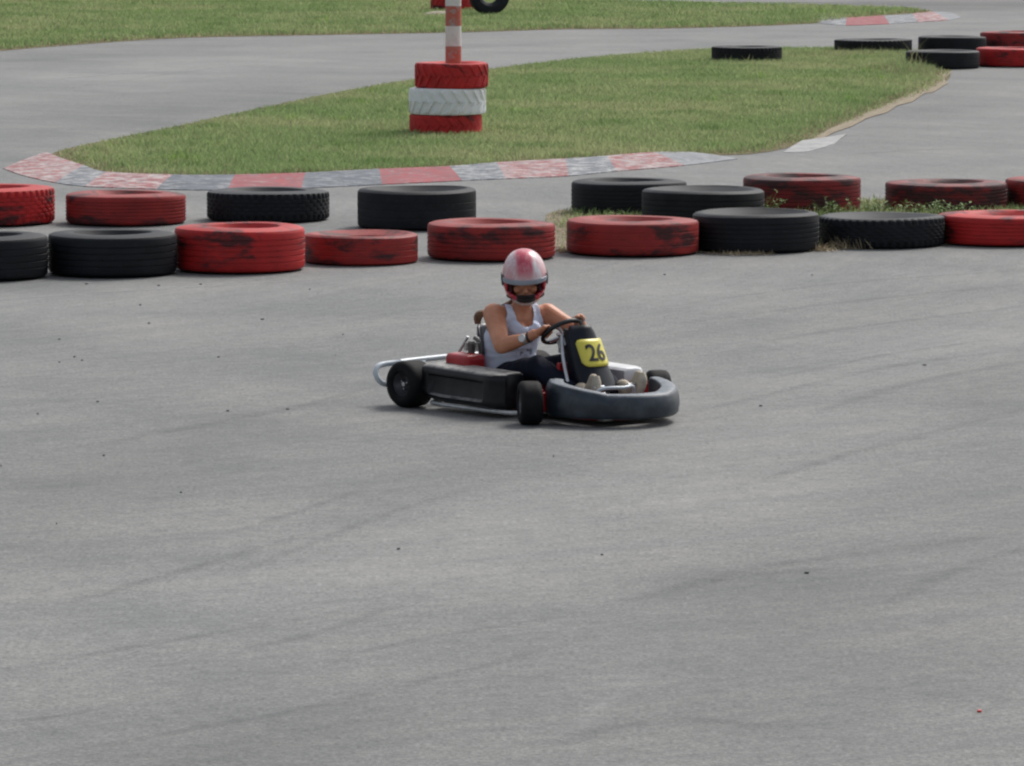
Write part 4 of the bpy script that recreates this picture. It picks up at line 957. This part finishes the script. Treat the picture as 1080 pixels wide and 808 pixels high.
rb = mh.math('MULTIPLY', mh.math('LESS_THAN', mh.math('ADD', Z_, wob), .012), mh.math('GREATER_THAN', Z_, -.5)); cH = mh.mix(rb, cH, RD)
wl = mh.math('LESS_THAN', mh.math('ADD', Z_, mh.math('MULTIPLY', aY, .28)), -.088); cH = mh.mix(mh.math('MULTIPLY', wl, mh.math('GREATER_THAN', X_, .02)), cH, c4(.66, .66, .62))
mh.color(cH)
helmet = link('helmet', hm, mh.m, None, smooth=True); helmet.parent = person; helmet.matrix_local = Matrix.Translation(HC) @ HR.to_4x4()
s9 = helmet.modifiers.new('s', 'SOLIDIFY'); s9.thickness = .012; s9.offset = -1
def hshell(name, cond, mat, grow, par=helmet, thick=.003, n=(96, 60)):
    nu, nv = n; V = []; Fs = []
    idx = {}
    for j in range(nv + 1):
        for i in range(nu + 1):
            t = R_(-115 + 230 * i / nu); p = R_(40 + 105 * j / nv); x, y, z = helmet_pt(t, p); nrm = Vector((x / .150 ** 2, y / .126 ** 2, z / .165 ** 2)).normalized(); V.append(Vector((x, y, z)) + nrm * grow)
    for j in range(nv):
        for i in range(nu):
            q = [j * (nu + 1) + i, j * (nu + 1) + i + 1, (j + 1) * (nu + 1) + i + 1, (j + 1) * (nu + 1) + i]; c_ = (V[q[0]] + V[q[2]]) / 2
            if cond(c_): Fs.append(q)
    used = sorted({k for q in Fs for k in q}); mp2 = {k: i for i, k in enumerate(used)}
    o = from_data(name, [V[k] for k in used], [[mp2[k] for k in q] for q in Fs], mat, par, smooth=True)
    s_ = o.modifiers.new('s', 'SOLIDIFY'); s_.thickness = thick; s_.offset = 0; return o
mv = Mat('smoked_visor', .08, .5); mv.color(c4(.16, .17, .19)); mv.b.inputs['Alpha'].default_value = .78; mv = mv.m
hshell('visor', lambda c: c.x > -.01 and .000 < c.z - .06 * max(0, .06 - c.x) < .024, simple('silver_visor_edge', (.25, .28, .33), .18, .15, 9, coat=.4), .005)
hshell('vent', lambda c: c.x > .09 and abs(c.y) < .052 - .5 * max(0, -.10 - c.z) and -.094 < c.z < -.062, P_DK, .004)
for sg in (-1, 1): hshell('visor_pivot', lambda c: c.y * sg > .112 and abs(c.x - .01) < .035 and -.03 < c.z < .035, P_DK, .006)
ln = MB(); rg = []
for k in range(9):      # dark padding inside the aperture
    z = -.10 + .13 * k / 8; rg.append([Vector((math.cos(R_(t)) * .118 * (1 - .2 * abs(z + .03) * 5), math.sin(R_(t)) * .104, z)) for t in list(range(48, 180, 8))])
for s_ in (-1, 1):
    ln.loft([[Vector((p.x, s_ * p.y, p.z)) for p in r] for r in rg], closed_ring=False, caps=False)
lno = ln.build('padding', simple('helmet_padding', (.05, .012, .016), .9), helmet); s_ = lno.modifiers.new('s', 'SOLIDIFY'); s_.thickness = .008; s_.offset = 0
ch = MB(); ch.ellipsoid((.085, 0, -.098), (.045, .060, .026)); ch.build('chin_guard_padding', P_DK, helmet)
M_EYE = simple('dark_eyes', (.03, .02, .018), .3)
for s_ in (-1, 1): MB().ellipsoid((.091, s_ * .031, -.010), (.010, .014, .0065)).build('eye', M_EYE, helmet).parent = helmet
person.location = KO; person.scale = KSC; person.rotation_euler = (0, 0, R_(HD))
tag(person, 'driver in red and white helmet, pale blue tank top and navy trousers steering the kart', 'person')
